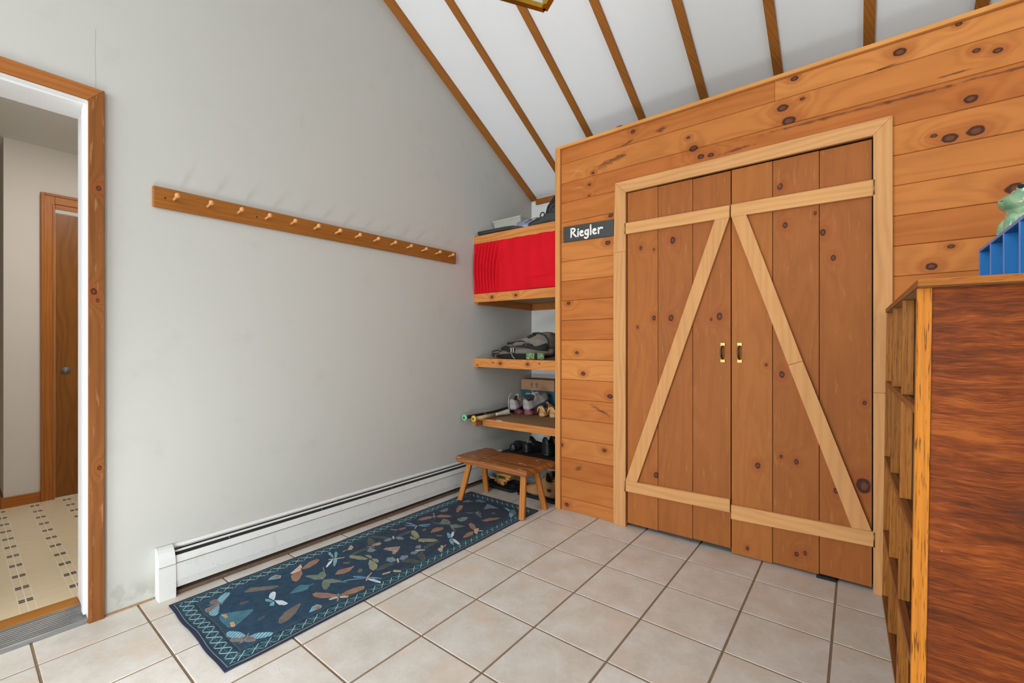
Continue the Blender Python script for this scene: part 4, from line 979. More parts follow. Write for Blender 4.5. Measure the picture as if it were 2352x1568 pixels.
# brown work boots
WB = (plain('tan_nubuck', (150, 108, 66), .8, var=.14, scale=35), RUBBER, plain('brown_lace', (120, 84, 52), .8), DKIN)
WB2 = (plain('dark_brown_leather', (104, 74, 50), .7, var=.14, scale=35), RUBBER, plain('brown_lace_dark', (90, 64, 42), .8), DKIN)
bt = [(0, .175), (.06, .185), (.30, .18), (.40, .15), (.55, .105), (.75, .085), (.92, .068), (1, .04)]
t_, M_ = shoe('work_boot', 'tan work boot with a small square badge, in front in the right tray', 'brown boots in the right tray', (-0.062, 1.882, .010), PI+.06, .27, .100, .028, bt, .30, WB, 0, 0, 5, cat='boot', sides=.4)
t_, M_ = shoe('work_boot', 'darker brown boot standing behind the tan work boot', 'brown boots in the right tray', (-0.075, 1.974, .010), PI, .25, .080, .028, [(a, b*1.08) for a, b in bt], .30, WB2, 0, 0, 5, cat='boot', sides=.4)
o = box('badge', -0.120, -0.092, 1.8300, 1.8345, .070, .090, RUBBER, bpy.data.objects['work_boot'], .001)
t_, M_ = shoe('orange_shoe', 'orange-red shoe hanging over the brown boots under the stool corner', None, (-0.03, 1.97, .205), PI+.5, .15, .07, .016, [(a, b*.55) for a, b in lowp], .4, (plain('orange_red_leather', (168, 74, 34), .6), plain('white_sole', (196, 190, 180), .6), BLACK, DKIN))

# ================================================================ STOOL
st = thing('stool', (-0.34, 1.6, 0), 'low worn wooden stool standing on the end of the rug', 'stool')
bm = bmesh.new()
top = [(-0.670, 1.462), (-0.640, 1.440), (-0.50, 1.436), (-0.30, 1.434), (-0.10, 1.435), (-0.030, 1.438), (-0.020, 1.447), (-0.012, 1.60), (-0.009, 1.765), (-0.020, 1.776), (-0.25, 1.772), (-0.38, 1.768), (-0.43, 1.742), (-0.50, 1.752), (-0.60, 1.800), (-0.665, 1.785), (-0.676, 1.60)]
def outline(e, z):
    cx, cy = -0.34, 1.605; return [bm.verts.new((cx+(p[0]-cx)*(1-e/0.33), cy+(p[1]-cy)*(1-e/0.165), z)) for p in top]
LL = [outline(.004, .282), outline(-.001, .290), outline(0.0, .306), outline(.005, .317), outline(.010, .320)]
for i in range(len(LL)-1):
    n = len(LL[i])
    for k in range(n): bm.faces.new((LL[i][k], LL[i][(k+1) % n], LL[i+1][(k+1) % n], LL[i+1][k]))
bm.faces.new(LL[0]); bm.faces.new(LL[-1])
from_bm('seat', bm, STOOLT, st, (-.34, 1.6, .30))
box('seat_groove', -0.447, -0.443, 1.452, 1.735, .3198, .3206, DARK, st)
def leg(a, b, w=.0195):
    A, B = Vector(a), Vector(b); bm = bmesh.new(); rings = []; ch = .0055
    sec = [(w, w-ch), (w-ch, w), (-w+ch, w), (-w, w-ch), (-w, -w+ch), (-w+ch, -w), (w-ch, -w), (w, -w+ch)]
    ca, sa = math.cos(.42), math.sin(.42)
    for P in (A, B): rings.append([bm.verts.new((P.x+p*ca-q*sa, P.y+p*sa+q*ca, P.z)) for p, q in sec])
    for k in range(8): bm.faces.new((rings[0][k], rings[0][(k+1) % 8], rings[1][(k+1) % 8], rings[1][k]))
    bm.faces.new(rings[0]); bm.faces.new(rings[-1])
    from_bm('leg', bm, STOOLL, st, tuple((A+B)/2))
leg((-.632, 1.470, .0055), (-.575, 1.515, .284)); leg((-.062, 1.452, .0055), (-.085, 1.505, .284))
leg((-.052, 1.700, .0005), (-.085, 1.635, .284)); leg((-.607, 1.728, .0005), (-.585, 1.665, .284))
bm = bmesh.new(); rr = random.Random(9)
for (cx, cy, r) in ((-0.165, 1.565, .010), (-0.15, 1.572, .007), (-0.118, 1.56, .006), (-0.09, 1.60, .003), (-0.12, 1.70, .006), (-0.10, 1.69, .004), (-0.19, 1.74, .002), (-.34, 1.61, .002), (-.52, 1.50, .003), (-.27, 1.53, .002)):
    addprism(bm, [(cx+r*rr.uniform(.6, 1.3)*math.cos(2*PI*k/9), cy+r*.5*rr.uniform(.6, 1.3)*math.sin(2*PI*k/9)) for k in range(9)], .3200, .3206, 'XY')
from_bm('paint_splash', bm, plain('white_paint_drops', (214, 206, 190), .6), st, (-.15, 1.6, .32))

# ================================================================ RUG
RX0, RX1, RY0, RY1 = -0.689, -0.062, -0.235, 1.641
MOTIFS = [[[150,200,215],1,[153,146,121,144,93,165,83,189,93,203,106,200,137,175,159,151]],[[150,200,215],1,[166,139,181,111,194,93,214,87,235,92,241,103,225,117,188,133]],[[125,112,105],0,[159,139,129,116,107,122,102,136,110,148,147,148]],[[125,112,105],0,[164,137,153,118,151,93,170,85,193,89,189,106]],[[125,112,105],0,[128,98,133,108,158,139,163,154,168,152,166,137]],[[62,120,140],0,[272,102,247,119,310,209,323,211,357,158,382,117,367,101,299,97]],[[215,150,85],0,[255,117,264,129,291,127,294,117,276,115]],[[215,150,85],0,[338,117,347,128,376,124,375,113,358,113]],[[150,200,215],1,[476,129,431,122,396,99,397,86,420,80,445,87,471,111]],[[150,200,215],1,[487,133,492,160,521,190,539,198,553,185,542,163,527,142]],[[125,112,105],0,[476,125,467,108,449,85,463,78,482,86,496,102]],[[125,112,105],0,[482,129,494,116,507,109,524,117,536,134,523,144,493,138]],[[125,112,105],0,[504,89,498,101,482,125,465,139,470,140,490,126,506,103]],[[92,84,80],0,[217,202,228,225,241,227,243,205,232,194]],[[92,84,80],0,[403,194,395,214,398,227,411,219,414,201]],[[205,225,232],0,[314,296,273,294,246,311,242,326,256,331,295,311]],[[205,225,232],0,[316,298,345,320,388,325,389,311,366,296]],[[110,170,190],0,[317,292,288,288,275,278,294,272,315,282]],[[110,170,190],0,[319,291,327,277,341,268,356,279,332,292]],[[120,105,90],0,[140,246,127,275,160,314,204,362,216,362,215,335,181,285,150,245]],[[120,105,90],0,[492,239,466,254,441,287,430,323,426,357,440,354,478,316,504,273,507,243]],[[110,170,190],0,[119,355,100,379,101,401,126,413,147,401,138,379]],[[110,170,190],0,[521,347,492,378,491,398,515,407,530,396,526,371]],[[165,115,88],0,[112,380,103,400,124,412,143,397]],[[165,115,88],0,[508,379,500,399,516,405,528,394,528,378]],[[165,115,88],0,[143,502,142,478,170,440,214,425,239,431,229,451,189,485]],[[165,115,88],0,[139,507,104,560,101,604,123,608,143,582,159,538,152,510]],[[215,180,160],0,[110,500,91,525,128,514,150,492,152,449,141,451]],[[62,120,140],0,[319,365,294,399,282,428,314,455,343,432,341,410]],[[62,120,140],0,[317,451,318,475,323,473,324,447]],[[112,128,112],0,[317,520,292,494,226,482,225,492,258,524]],[[112,128,112],0,[317,520,264,522,247,546,248,561,203,581,214,581,264,559,297,547]],[[112,128,112],0,[323,520,349,549,390,564,438,577,406,555,379,526]],[[112,128,112],0,[324,518,360,491,401,477,415,482,394,511,366,530]],[[110,170,190],0,[161,663,101,669,79,682,87,688,133,676]],[[110,170,190],0,[166,667,120,692,101,710,126,707,167,677]],[[110,170,190],0,[175,662,189,668,217,648,247,620,233,621,192,645]],[[205,225,232],0,[170,658,204,622,225,590,217,591,184,623]],[[190,165,130],0,[153,640,167,663,198,705,203,702,179,660,163,636]],[[190,165,130],0,[126,767,96,801,108,804,134,796,149,775,139,762]],[[190,165,130],0,[130,764,139,729,129,739]],[[165,115,88],0,[323,578,297,612,305,641,322,679,344,644,347,609]],[[165,115,88],0,[493,491,444,472,401,442,401,425,426,421,466,436,494,467]],[[165,115,88],0,[503,497,496,538,508,581,531,605,544,590,541,548,526,508]],[[120,105,90],0,[247,663,246,676,262,691,274,687,269,669]],[[120,105,90],0,[378,664,368,684,383,690,400,673,394,661]],[[215,180,160],0,[500,484,494,450,505,449,515,478]],[[215,180,160],0,[511,493,539,518,548,510,526,487]],[[112,128,112],0,[484,497,491,503,545,466,537,463]],[[95,145,185],0,[462,660,429,644,408,627,411,619,445,634,469,653]],[[95,145,185],0,[469,665,491,682,527,700,532,694,503,674,477,659]],[[95,145,185],0,[471,651,447,619,422,589,414,568,407,577,437,625]],[[205,225,232],0,[479,655,508,671,553,677,561,669,537,660,495,651]],[[190,165,130],0,[486,639,464,661,443,700,449,700,470,666,494,641]],[[165,115,88],0,[508,537,501,563,511,591,527,608,541,589,535,554,527,526]],[[165,115,88],0,[317,654,318,684,329,674,351,633,346,609]],[[150,148,112],0,[309,771,256,765,209,740,209,724,227,718,279,736,309,756]],[[150,148,112],0,[312,779,262,782,276,798,298,798,319,785]],[[150,148,112],0,[324,771,354,743,404,717,434,717,435,736,405,761,361,771]],[[150,148,112],0,[323,782,344,798,369,795,386,777,357,774]],[[78,88,80],0,[186,861,137,883,90,917,88,930,156,912,174,905,186,875]],[[78,88,80],0,[194,848,183,813,189,767,199,726,209,740,214,793,214,824]],[[190,165,130],2,[195,868,183,899,192,926,217,919,221,895]],[[190,165,130],2,[180,849,217,873,225,868,187,845]],[[95,145,185],2,[202,853,256,857,264,832,249,817,228,817]],[[215,180,160],3,[279,882,276,906,324,966,335,959,365,918,379,885,362,881,343,901,313,890]],[[78,88,80],0,[207,1002,177,971,125,944,84,938,89,952,139,981]],[[78,88,80],0,[212,1013,196,1059,203,1141,224,1111,226,1060]],[[95,145,185],2,[212,998,188,987,188,958,206,947,223,967]],[[95,145,185],2,[212,1013,220,1040,253,1045,269,1026,250,1011]],[[215,180,160],0,[184,1016,187,1025,219,1004,221,994]],[[165,115,88],0,[131,1096,94,1074,101,1064,137,1079]],[[165,115,88],0,[133,1098,132,1124,142,1148,155,1131,151,1100]],[[95,145,185],0,[164,1206,122,1207,84,1197,95,1188,164,1193]],[[95,145,185],0,[177,1208,191,1244,224,1278,228,1260,206,1231]],[[95,145,185],0,[172,1199,104,1162,139,1167,176,1189]],[[95,145,185],0,[184,1206,218,1235,246,1251,229,1225]],[[190,165,130],0,[171,1203,176,1208,207,1167,203,1164]],[[165,115,88],0,[148,1367,113,1339,104,1297,110,1262,140,1281,157,1329]],[[165,115,88],0,[156,1374,161,1414,210,1443,244,1442,224,1408,182,1379]],[[120,130,135],0,[99,1403,108,1410,177,1354,169,1348]],[[150,148,112],0,[320,1083,251,1102,213,1133,216,1150,260,1139,316,1109]],[[150,148,112],0,[326,1088,343,1101,397,1144,437,1144,429,1116,381,1082]],[[150,148,112],0,[320,1083,266,1081,286,1063,327,1071]],[[150,148,112],0,[337,1082,373,1089,391,1080,356,1066]],[[112,128,112],0,[321,1338,283,1316,260,1323,222,1380,263,1386,305,1367]],[[112,128,112],0,[325,1341,350,1369,418,1381,394,1325,359,1327]],[[112,128,112],0,[330,1336,375,1307,435,1292,397,1308,365,1331]],[[112,128,112],0,[269,1322,208,1291,277,1308]],[[165,115,88],0,[322,1185,295,1228,295,1263,321,1288,344,1267,340,1229]],[[165,115,88],0,[212,1511,162,1560,139,1617,164,1622,196,1576,220,1520]],[[165,115,88],0,[439,1507,446,1565,506,1621,502,1583,471,1520]],[[120,130,135],0,[298,1431,304,1475,331,1498,353,1456,353,1422,322,1415]],[[120,130,135],0,[104,1455,105,1505,115,1527,147,1488,139,1457]],[[120,130,135],0,[320,1664,269,1757,304,1753,390,1738,351,1708]],[[120,130,135],0,[161,1733,110,1724,101,1673,137,1696]],[[120,130,135],0,[165,1736,161,1786,242,1779,219,1750]],[[120,130,135],0,[317,1574,253,1543,296,1548]],[[120,130,135],0,[314,1581,317,1616,326,1610,329,1574]],[[120,130,135],0,[322,1578,387,1564,399,1546,341,1565]],[[120,130,135],0,[321,1586,350,1600,362,1587,339,1576]],[[150,200,215],1,[486,1735,405,1770,428,1779,471,1762]],[[150,200,215],1,[490,1729,523,1679,556,1660,547,1707,517,1731]],[[112,128,112],0,[474,1755,480,1789,531,1751,549,1718,492,1740]],[[165,115,88],0,[498,1372,456,1387,412,1418,411,1442,451,1431,498,1395]],[[165,115,88],0,[505,1362,495,1324,509,1274,525,1258,536,1289,536,1325]],[[215,180,160],0,[492,1383,502,1414,519,1388,555,1341,527,1349]],[[215,180,160],0,[515,1385,548,1402,553,1396,523,1376]],[[110,170,190],0,[468,1214,455,1203,415,1231,397,1254,431,1243]],[[110,170,190],0,[473,1210,479,1187,519,1162,547,1158,518,1183]],[[205,225,232],0,[470,1215,435,1246,413,1278,423,1282,455,1247]],[[205,225,232],0,[476,1213,504,1213,558,1193,564,1178,522,1186]],[[95,145,185],2,[439,1014,402,1004,389,1027,401,1047]],[[95,145,185],2,[449,1009,433,978,426,954,446,939,464,958]],[[78,88,80],0,[470,1000,479,958,515,939,558,931,556,947,516,975]],[[78,88,80],0,[435,1036,428,1085,453,1145,455,1092,458,1029]],[[95,145,185],2,[443,853,395,862,378,837,404,816,437,820]],[[95,145,185],2,[443,864,419,899,443,924,462,909,464,875]],[[78,88,80],0,[455,834,431,804,426,767,446,723,462,751,459,804]],[[78,88,80],0,[464,864,484,908,561,928,537,893,482,861]],[[215,180,160],0,[426,863,428,871,466,848,466,840]],[[215,180,160],0,[423,989,462,1022,470,1015,435,983]],[[190,165,130],0,[512,1097,497,1105,497,1118,512,1110,510,1138,516,1129,523,1100,553,1066,550,1057,520,1064,509,1082]],[[190,165,130],0,[509,767,496,727,505,719,519,750]],[[190,165,130],0,[515,773,512,785,545,801,552,791,530,772]],[[120,105,90],0,[378,665,367,686,378,691,398,675,399,659]],[[120,105,90],0,[254,1180,247,1203,259,1208,275,1189,269,1174]],[[120,105,90],0,[375,1177,378,1194,400,1207,407,1195,392,1178]],[[120,105,90],0,[409,1637,407,1660,426,1664,431,1641]]]
def rug():
    st_ = 0.002; W_, L_ = RX1-RX0, RY1-RY0; nx, ny = int(W_/st_), int(L_/st_)
    X_ = (np.arange(nx)+.5)*st_; Y_ = (np.arange(ny)+.5)*st_; X_, Y_ = np.meshgrid(X_, Y_)
    g = np.random.RandomState(4)
    def nz(cell):
        a = g.rand(int(L_/cell)+3, int(W_/cell)+3); u = X_/cell; v = Y_/cell; i = u.astype(int); j = v.astype(int); fu = u-i; fv = v-j
        return a[j, i]*(1-fu)*(1-fv)+a[j, i+1]*fu*(1-fv)+a[j+1, i]*(1-fu)*fv+a[j+1, i+1]*fu*fv
    big, mid, fine = nz(.12), nz(.018), g.rand(ny, nx)
    img = np.zeros((ny, nx, 3)); base = np.array([44, 68, 88.]); base2 = np.array([54, 62, 74.])
    k = np.clip(Y_/L_*1.6-.35+big*.25, 0, 1)[..., None]; img[:] = base*(1-k)+base2*k  # near-to-far lighting difference painted into the ground colour
    img *= (0.84+.14*mid+.20*fine)[..., None]
    d = np.minimum(np.minimum(X_, W_-X_), np.minimum(Y_, L_-Y_))         # distance from the edge
    endd = np.minimum(Y_, L_-Y_); sided = np.minimum(X_, W_-X_)
    # stitched band with crosses
    bw = .078; m = (d < bw)
    img[m] = (np.array([38, 66, 80.])*(0.85+.3*mid[m])[:, None])
    per = .046; side = sided < endd; along = np.where(side, Y_, X_); across = np.where(side, sided, endd)
    ph = (along/per) % 1.0-.5; pw = (across-.047)/per
    r = np.hypot(ph, pw); an = np.arctan2(pw, ph)
    star = (np.abs(((an/(PI/4)+.5) % 1)-.5) < .10/np.maximum(r, .15)*.35) & (r < .47) & (r > .05)
    st8 = (np.abs(np.abs(ph)-np.abs(pw)) < .055) & (r < .62)
    img[m & star] = [82, 118, 126]; img[m & st8 & (ph*pw > 0)] = [176, 196, 194]; img[m & st8 & (ph*pw <= 0)] = [128, 160, 164]
    dm = (np.abs(np.abs(ph)-.5)+np.abs(pw) < .13) & (np.abs(np.abs(ph)-.5)+np.abs(pw) > .07); img[m & dm] = [60, 108, 120]
    img[(d < .014)] = [46, 54, 74]; img[(d > .014) & (d < .0165)] = [150, 142, 132]
    ln = (d > bw) & (d < bw+.005); img[ln] = np.array([88, 78, 78.])*(.8+.4*fine[ln])[:, None]
    fr = (d > bw+.005) & (d < bw+.02) & ((along*220).astype(int) % 3 == 0); img[fr] = img[fr]*.6+np.array([50, 96, 110])*.4
    for col, s, q in MOTIFS:
        px = np.array(q[0::2])/1000.; py = np.array(q[1::2])/1000.
        i0, i1 = max(0, int(px.min()/st_)-1), min(nx, int(px.max()/st_)+2); j0, j1 = max(0, int(py.min()/st_)-1), min(ny, int(py.max()/st_)+2)
        if i1 <= i0 or j1 <= j0: continue
        xs, ys = X_[j0:j1, i0:i1], Y_[j0:j1, i0:i1]; ins = np.zeros(xs.shape, bool); ed = np.full(xs.shape, 9.)
        for a in range(len(px)):
            b = (a+1) % len(px); c = (py[a] > ys) != (py[b] > ys)
            dy = py[b]-py[a]; dy = dy if abs(dy) > 1e-9 else 1e-9
            ins ^= c & (xs < (px[b]-px[a])*(ys-py[a])/dy+px[a])
            ex, ey = px[b]-px[a], py[b]-py[a]; l2 = ex*ex+ey*ey+1e-12
            tt = np.clip(((xs-px[a])*ex+(ys-py[a])*ey)/l2, 0, 1); ed = np.minimum(ed, np.hypot(xs-px[a]-tt*ex, ys-py[a]-tt*ey))
        c3 = np.array(col, float); gm = c3.mean(); c3 = gm+(c3-gm)*.80; c3 = c3*.97+8; sub = img[j0:j1, i0:i1]; f = fine[j0:j1, i0:i1]; mm = mid[j0:j1, i0:i1]
        colr = c3*(.80+.15*f+.16*mm)[..., None]
        ux, uy = px.mean()-xs, py.mean()-ys
        w1 = np.sin((xs*math.cos(.6)+ys*math.sin(.6))*(520 if s == 1 else 380))
        if s == 1: colr = np.where((w1 > .1)[..., None], np.array([84, 140, 158.])*(.9+.2*f)[..., None], colr)
        if s == 2: colr = np.where((w1 > .2)[..., None], np.array([150, 130, 108.])*(.9+.2*f)[..., None], colr)
        if s == 3: colr = np.where((np.sin(ed*900) > .35)[..., None], np.array([60, 52, 58.])*(.9+.2*f)[..., None], colr)
        colr = np.where((ed < .0022)[..., None] & (s == 0), colr*1.18, colr)
        sub[ins] = np.clip(colr, 0, 255)[ins]*.92+sub[ins]*.08
    lin = np.where(img/255 <= .04045, img/255/12.92, ((img/255+.055)/1.055)**2.4)
    # surface: slightly wavy textile
    gx = np.linspace(0, W_, nx+1); gy = np.linspace(0, L_, ny+1); GX, GY = np.meshgrid(gx, gy)
    edge_in = np.exp(-((GY)/.05)**2); wob = 0.0012*np.sin(GX*23+.5)*np.exp(-(GY/.25)**2)
    far = 0.002*np.sin(GY*11)*np.exp(-((W_-GX)/.03)**2)+.002*np.sin(GY*9+1)*np.exp(-(GX/.03)**2)
    PX = RX0+GX+far+(-.010*np.exp(-((GY-.02)/.03)**2)*np.exp(-((GX-W_)/.02)**2)); PY = RY0+GY+wob*2.0
    PZ = 0.0046+0.0022*np.abs(np.sin(GY*7.3+.6))*np.exp(-(GX/.06)**2)+0.003*np.exp(-((GX-.30)/.05)**2)*np.exp(-(GY/.10)**2)
    PZ = np.minimum(PZ, 0.0046+10*np.minimum(np.maximum(np.abs(GY-1.70), 0), 1))
    V_ = np.stack([PX, PY, PZ], -1).reshape(-1, 3)
    idx = (np.arange(ny)[:, None]*(nx+1)+np.arange(nx)[None]).reshape(-1)
    F_ = np.stack([idx, idx+1, idx+nx+2, idx+nx+1], 1)
    me = bpy.data.meshes.new('rug'); me.vertices.add(len(V_)); me.vertices.foreach_set('co', (V_-np.array([-.375, .70, 0])).ravel())
    me.loops.add(len(F_)*4); me.loops.foreach_set('vertex_index', F_.ravel().astype(np.int32))
    me.polygons.add(len(F_)); me.polygons.foreach_set('loop_start', np.arange(0, len(F_)*4, 4, dtype=np.int32)); me.polygons.foreach_set('loop_total', np.full(len(F_), 4, np.int32))
    me.update(calc_edges=True)
    at = me.color_attributes.new('print', 'FLOAT_COLOR', 'CORNER')
    c4 = np.ones((len(F_), 4, 4), np.float32); c4[:, :, :3] = lin.reshape(-1, 3)[:, None, :]; at.data.foreach_set('color', c4.ravel())
    t = NT('woven_rug_print'); a = t.n('ShaderNodeAttribute'); a.attribute_name = 'print'
    wv = t.noise(t.pos(), 420, 2); t.bump(wv, .5, .0015); me.materials.append(t.out(a.outputs['Color'], .9, 0, .15))
    o = bpy.data.objects.new('pile', me); return o
rg = thing('runner_rug', (-0.375, 0.70, 0), 'dark blue runner rug printed with butterflies and moths beside the heater', 'rug')
o = rug(); link(o, rg); o.location = (0, 0, 0)
HEM = plain('navy_rug_hem', (50, 58, 84), .9, var=.15, scale=200)
bm = bmesh.new(); addprism(bm, [(RX0+.003, RY0+.003), (RX1-.003, RY0+.003), (RX1-.003, RY1-.003), (RX0+.003, RY1-.003)], .0006, .0040, 'XY'); from_bm('backing', bm, HEM, rg, (-.375, .7, .002))

# ================================================================ BOOKSHELF ON THE RIGHT
bs = thing('cubby_bookshelf', (1.7345, 0.70, 0), 'tall dark plywood cubby shelf with orange edging at the right', 'bookshelf', rot=(0, 0.0122, 0.0174))
D = 0.42; H = 1.260; LY = 1.035
ys = [0.0, 0.35, 0.70, 1.013]
zs = [0.960, 0.632, 0.310, 0.022]
box('side_panel', 0.0285, D, 0.004, 0.020, 0.0, H, PLY, bs)
for i, y in enumerate(ys):
    for (za, zb_) in ([(0.0, H)] if i == 0 else [(0.9605, H), (0.6325, 0.941), (0.3105, 0.613), (0.0225, 0.291)]):
        box('edging_strip', 0.0, 0.0280, y, y+0.022, za, zb_, EDGE2 if i else EDGE, bs, .0012)
    if i: box('divider', 0.0285, D-.012, y+.003, y+.019, 0.022, H, INPLY, bs)
for z in zs:
    box('shelf_edging', -0.0005, 0.018, 0.0225, LY, z-.019, z, EDGEY, bs, .001)
    box('shelf', 0.0185, D-.012, 0.0205, LY, z-.0185, z-.0005, INPLY, bs)
box('back_panel', D-.0115, D-.004, 0.0205, LY, 0.022, H, INPLY, bs)
box('top_panel', 0.0, D+.01, -0.038, LY+.002, H+.0005, H+.0175, SHELFW, bs)
box('top_edging', -0.004, D+.012, -0.046, -0.0385, H+.0003, H+.0177, EDGEX, bs, .001)
box('top_edging', -0.004, -0.0005, -0.038, LY+.002, H+.0003, H+.0177, EDGEY, bs, .0008)
def bx_(name, a, m, b=.001): return box(name, *a, m, bs, b)

# ---- blue row of open cubbies on top, facing left like the shelf below
so = thing('desk_organizer', (2.03, 1.01, 1.280), 'blue open-fronted organizer of square slots lying on top of the cubby shelf', 'organizer')
cx0, cx1, oy0, oy1, oz0, oz1 = 1.951, 2.125, 0.698, 1.322, 1.2805, 1.4365; e = .009
def board(name, x0, x1, y0, y1, z0, z1):
    o = box(name, x0+.0015, x1, y0, y1, z0, z1, BLUEP, so)
    box('painted_edge', x0, x0+.0014, y0, y1, z0, z1, BLUEE, o)
board('base_board', cx0, cx1, oy0, oy1, oz0, oz0+e); board('top_board', cx0, cx1, oy0, oy1, oz1-e, oz1)
for i in range(5):
    y = oy0+(oy1-oy0-e)*i/4; board('divider', cx0, cx1-.006, y, y+e, oz0+e, oz1-e)
box('back_board', cx1-.0055, cx1, oy0+e, oy1-e, oz0+e, oz1-e, BLUEP, so)

# ---- ceramic frog
fx, fy, fz = 2.040, 1.195, 1.4368
fg = thing('ceramic_frog', (fx, fy, fz), 'glazed pale green ceramic frog figure sitting on the blue organizer', 'figurine')
bm = bmesh.new()
adds(bm, (fx+.040, fy, fz+.052), (.062, .060, .052)); adds(bm, (fx+.004, fy, fz+.066), (.058, .054, .058), rot=eul(0, .12, 0))
adds(bm, (fx-.006, fy, fz+.112), (.062, .060, .032), (1, .9), eul(0, .06, 0)); adds(bm, (fx-.018, fy, fz+.130), (.054, .050, .019), (1, .8), eul(0, -.30, 0))
for s in (1, -1):
    adds(bm, (fx-.020, fy+s*.036, fz+.147), (.017, .015, .015)); adds(bm, (fx+.050, fy+s*.056, fz+.035), (.045, .026, .036), rot=eul(0, .3, 0))
    adds(bm, (fx-.046, fy+s*.040, fz+.042), (.018, .017, .036), rot=eul(0, .15, 0))
    adds(bm, (fx-.044, fy+s*.040, fz+.011), (.022, .020, .011)); adds(bm, (fx+.01, fy+s*.070, fz+.011), (.040, .018, .011))
remesh(from_bm('body', bm, GLAZE, fg, (fx, fy, fz+.08), True), .004, 3)
for s in (1, -1): blob('eye', (fx-.028, fy+s*.0485, fz+.150), (.0085, .005, .0065), BLACK, fg)
tube('mouth_line', [(fx+.03, fy-.0525, fz+.113), (fx-.01, fy-.0585, fz+.1155), (fx-.04, fy-.046, fz+.1185), (fx-.064, fy-.022, fz+.1195), (fx-.0685, fy, fz+.1195)], .0016, plain('dark_glaze_line', (70, 104, 84), .3), fg, 6)

# ================================================================ BUNDLE ON THE CLOSET, LANTERN
cl = thing('patterned_cloth', (0.40, 1.95, 2.458), 'red and grey patterned cloth bundled on top of the closet', 'cloth')
def m_pais():
    t = NT('red_paisley_cloth'); p = t.pos()
    n = t.step(t.noise(p, 42, 3, 1.2), .47, .53); col = t.mix(n, C(140, 22, 34), C(120, 116, 108)); k = t.step(t.noise(p, 95, 2), .62, .66); return t.out(t.mix(k, col, C(205, 195, 180)), .85, 0, .2)
PAI = m_pais()
bm = bmesh.new()
for (x, y, rx, ry, rz) in ((0.21, 1.90, .07, .07, .030), (0.30, 1.92, .08, .08, .042), (0.40, 1.93, .10, .08, .050), (0.50, 1.95, .10, .08, .042), (0.60, 1.96, .09, .07, .028)):
    adds(bm, (x, y, 2.459+rz*.95), (rx, ry, rz), (.9, .9), noise=.10, seed=int(x*100))
remesh(from_bm('folds', bm, PAI, cl, (.4, 1.93, 2.49), True), .006, 3)

ln = thing('hanging_lantern', (0.835, 0.247, zc(0.247)), 'polished brass lantern with glass panes hanging by a chain from the ceiling', 'lantern')
Q0 = Vector((0.792, 0.444, 2.257)); d1 = Vector((-.527, -.850, 0)); d2 = Vector((.850, -.527, 0)); s_ = 0.27; hL = 0.34
def at(a, b, z): v = Q0+d1*a+d2*b; return Vector((v.x, v.y, Q0.z+z))
def bar(name, p, q, r, par): return tube(name, [tuple(p), tuple(q)], r, BRASS, par, 4, None, False)
def obar(bm, A, B, w, h):
    d = (B-A); L_ = d.length; d.normalize(); n = Vector((0, 0, 1)).cross(d)
    if n.length < .1: n = d1.copy()
    n.normalize(); u = d.cross(n); vs = []
    for P in (A, B):
        for (a, b) in ((-1, -1), (1, -1), (1, 1), (-1, 1)): vs.append(bm.verts.new(P+n*a*w/2+u*b*h/2))
    for f in ((0, 1, 2, 3), (7, 6, 5, 4), (0, 4, 5, 1), (1, 5, 6, 2), (2, 6, 7, 3), (3, 7, 4, 0)): bm.faces.new([vs[k] for k in f])
CR = [(0, 0), (s_, 0), (s_, s_), (0, s_)]
for z, nm in ((0.008, 'bottom_frame'), (hL, 'top_frame')):
    bm = bmesh.new()
    for i in range(4): obar(bm, at(*CR[i], z), at(*CR[(i+1) % 4], z), .018, .016)
    from_bm(nm, bm, BRASS, ln, tuple(at(s_/2, s_/2, z)))
for c in CR:
    bm = bmesh.new(); obar(bm, at(*c, .016), at(*c, hL-.008), .013, .013); from_bm('corner_post', bm, BRASS, ln, tuple(at(*c, hL/2)))
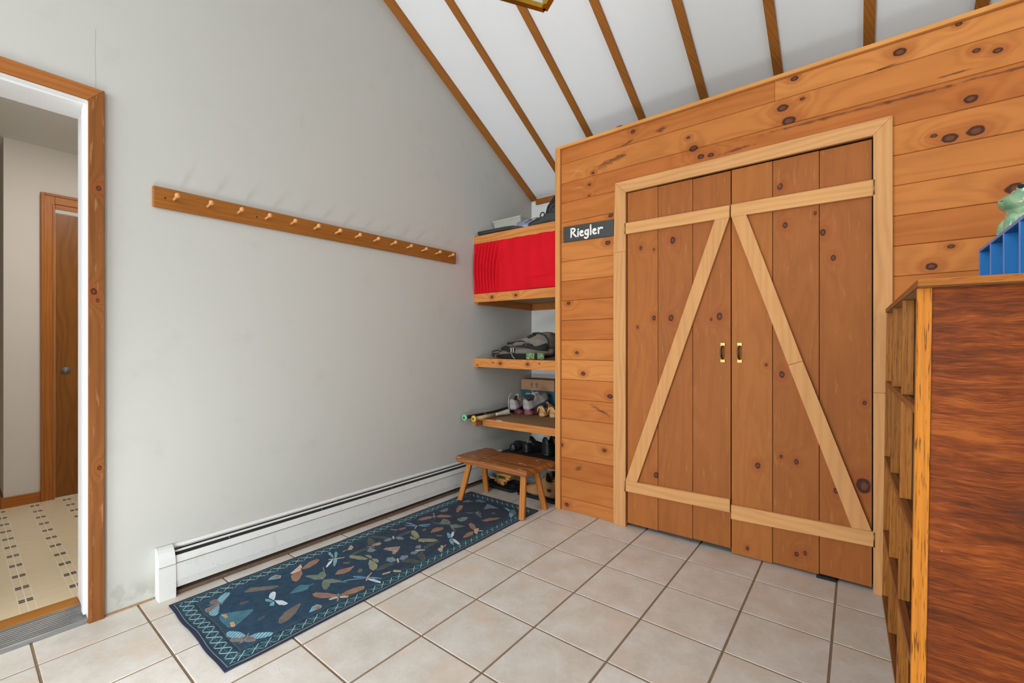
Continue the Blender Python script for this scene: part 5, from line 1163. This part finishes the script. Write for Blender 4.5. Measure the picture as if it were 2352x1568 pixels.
for i in range(4):
    a, b = CR[i], CR[(i+1) % 4]; bm = bmesh.new(); A, B = at(*a, .016), at(*b, .016); Cc, Dd = at(*b, hL-.008), at(*a, hL-.008)
    n = Vector((0, 0, 1)).cross(B-A).normalized()*.0012; vs = [bm.verts.new(v+k*n) for k in (-1, 1) for v in (A, B, Cc, Dd)]
    for f in ((0, 1, 2, 3), (7, 6, 5, 4), (0, 4, 5, 1), (1, 5, 6, 2), (2, 6, 7, 3), (3, 7, 4, 0)): bm.faces.new([vs[k] for k in f])
    from_bm('glass_pane', bm, PANE, ln, tuple((A+Cc)/2))
bm = bmesh.new(); ap = bm.verts.new(at(s_/2, s_/2, hL+.13)); vs = [bm.verts.new(at(*c, hL+.008)) for c in CR]; bm.faces.new(vs)
for i in range(4): bm.faces.new((vs[i], vs[(i+1) % 4], ap))
from_bm('roof_cap', bm, BRASS, ln, tuple(at(s_/2, s_/2, hL+.05)))
lathe('candle_holder', [(0, .03), (.006, .03), (.01, .012), (.04, .012), (.045, .02), (.05, .011), (.12, .011), (.12, 0)], at(s_/2, s_/2, .02), at(s_/2, s_/2, 1), BRASS, ln, 16)
bm = bmesh.new(); obar(bm, at(0, s_/2, .01), at(s_, s_/2, .01), .012, .006); from_bm('cross_bar', bm, BRASS, ln, tuple(at(s_/2, s_/2, .01)))
cz0 = Q0.z+hL+.13; cz1 = zc(0.247)-.06; cc = at(s_/2, s_/2, 0); nlk = int((cz1-cz0)/.032)
for k in range(nlk):
    z = cz0+.016+k*(cz1-cz0)/nlk; a_ = k % 2
    bm = bmesh.new(); sweep(bm, [(cc.x+(.009*math.cos(q) if a_ else 0), cc.y+(0 if a_ else .009*math.cos(q)), z+.020*math.sin(q)) for q in [2*PI*j/12 for j in range(13)]], .0024, 6, None, False)
    from_bm('chain_link', bm, BRASS, ln, (cc.x, cc.y, z), True)
lathe('ceiling_rose', [(0, .0), (0, .015), (.015, .055), (.03, .06), (.031, 0)], (cc.x, cc.y, cz1-.001), (cc.x, cc.y, cz1+1), BRASS, ln, 24)

for o in bpy.data.objects:
    if '_local' in o: del o['_local']
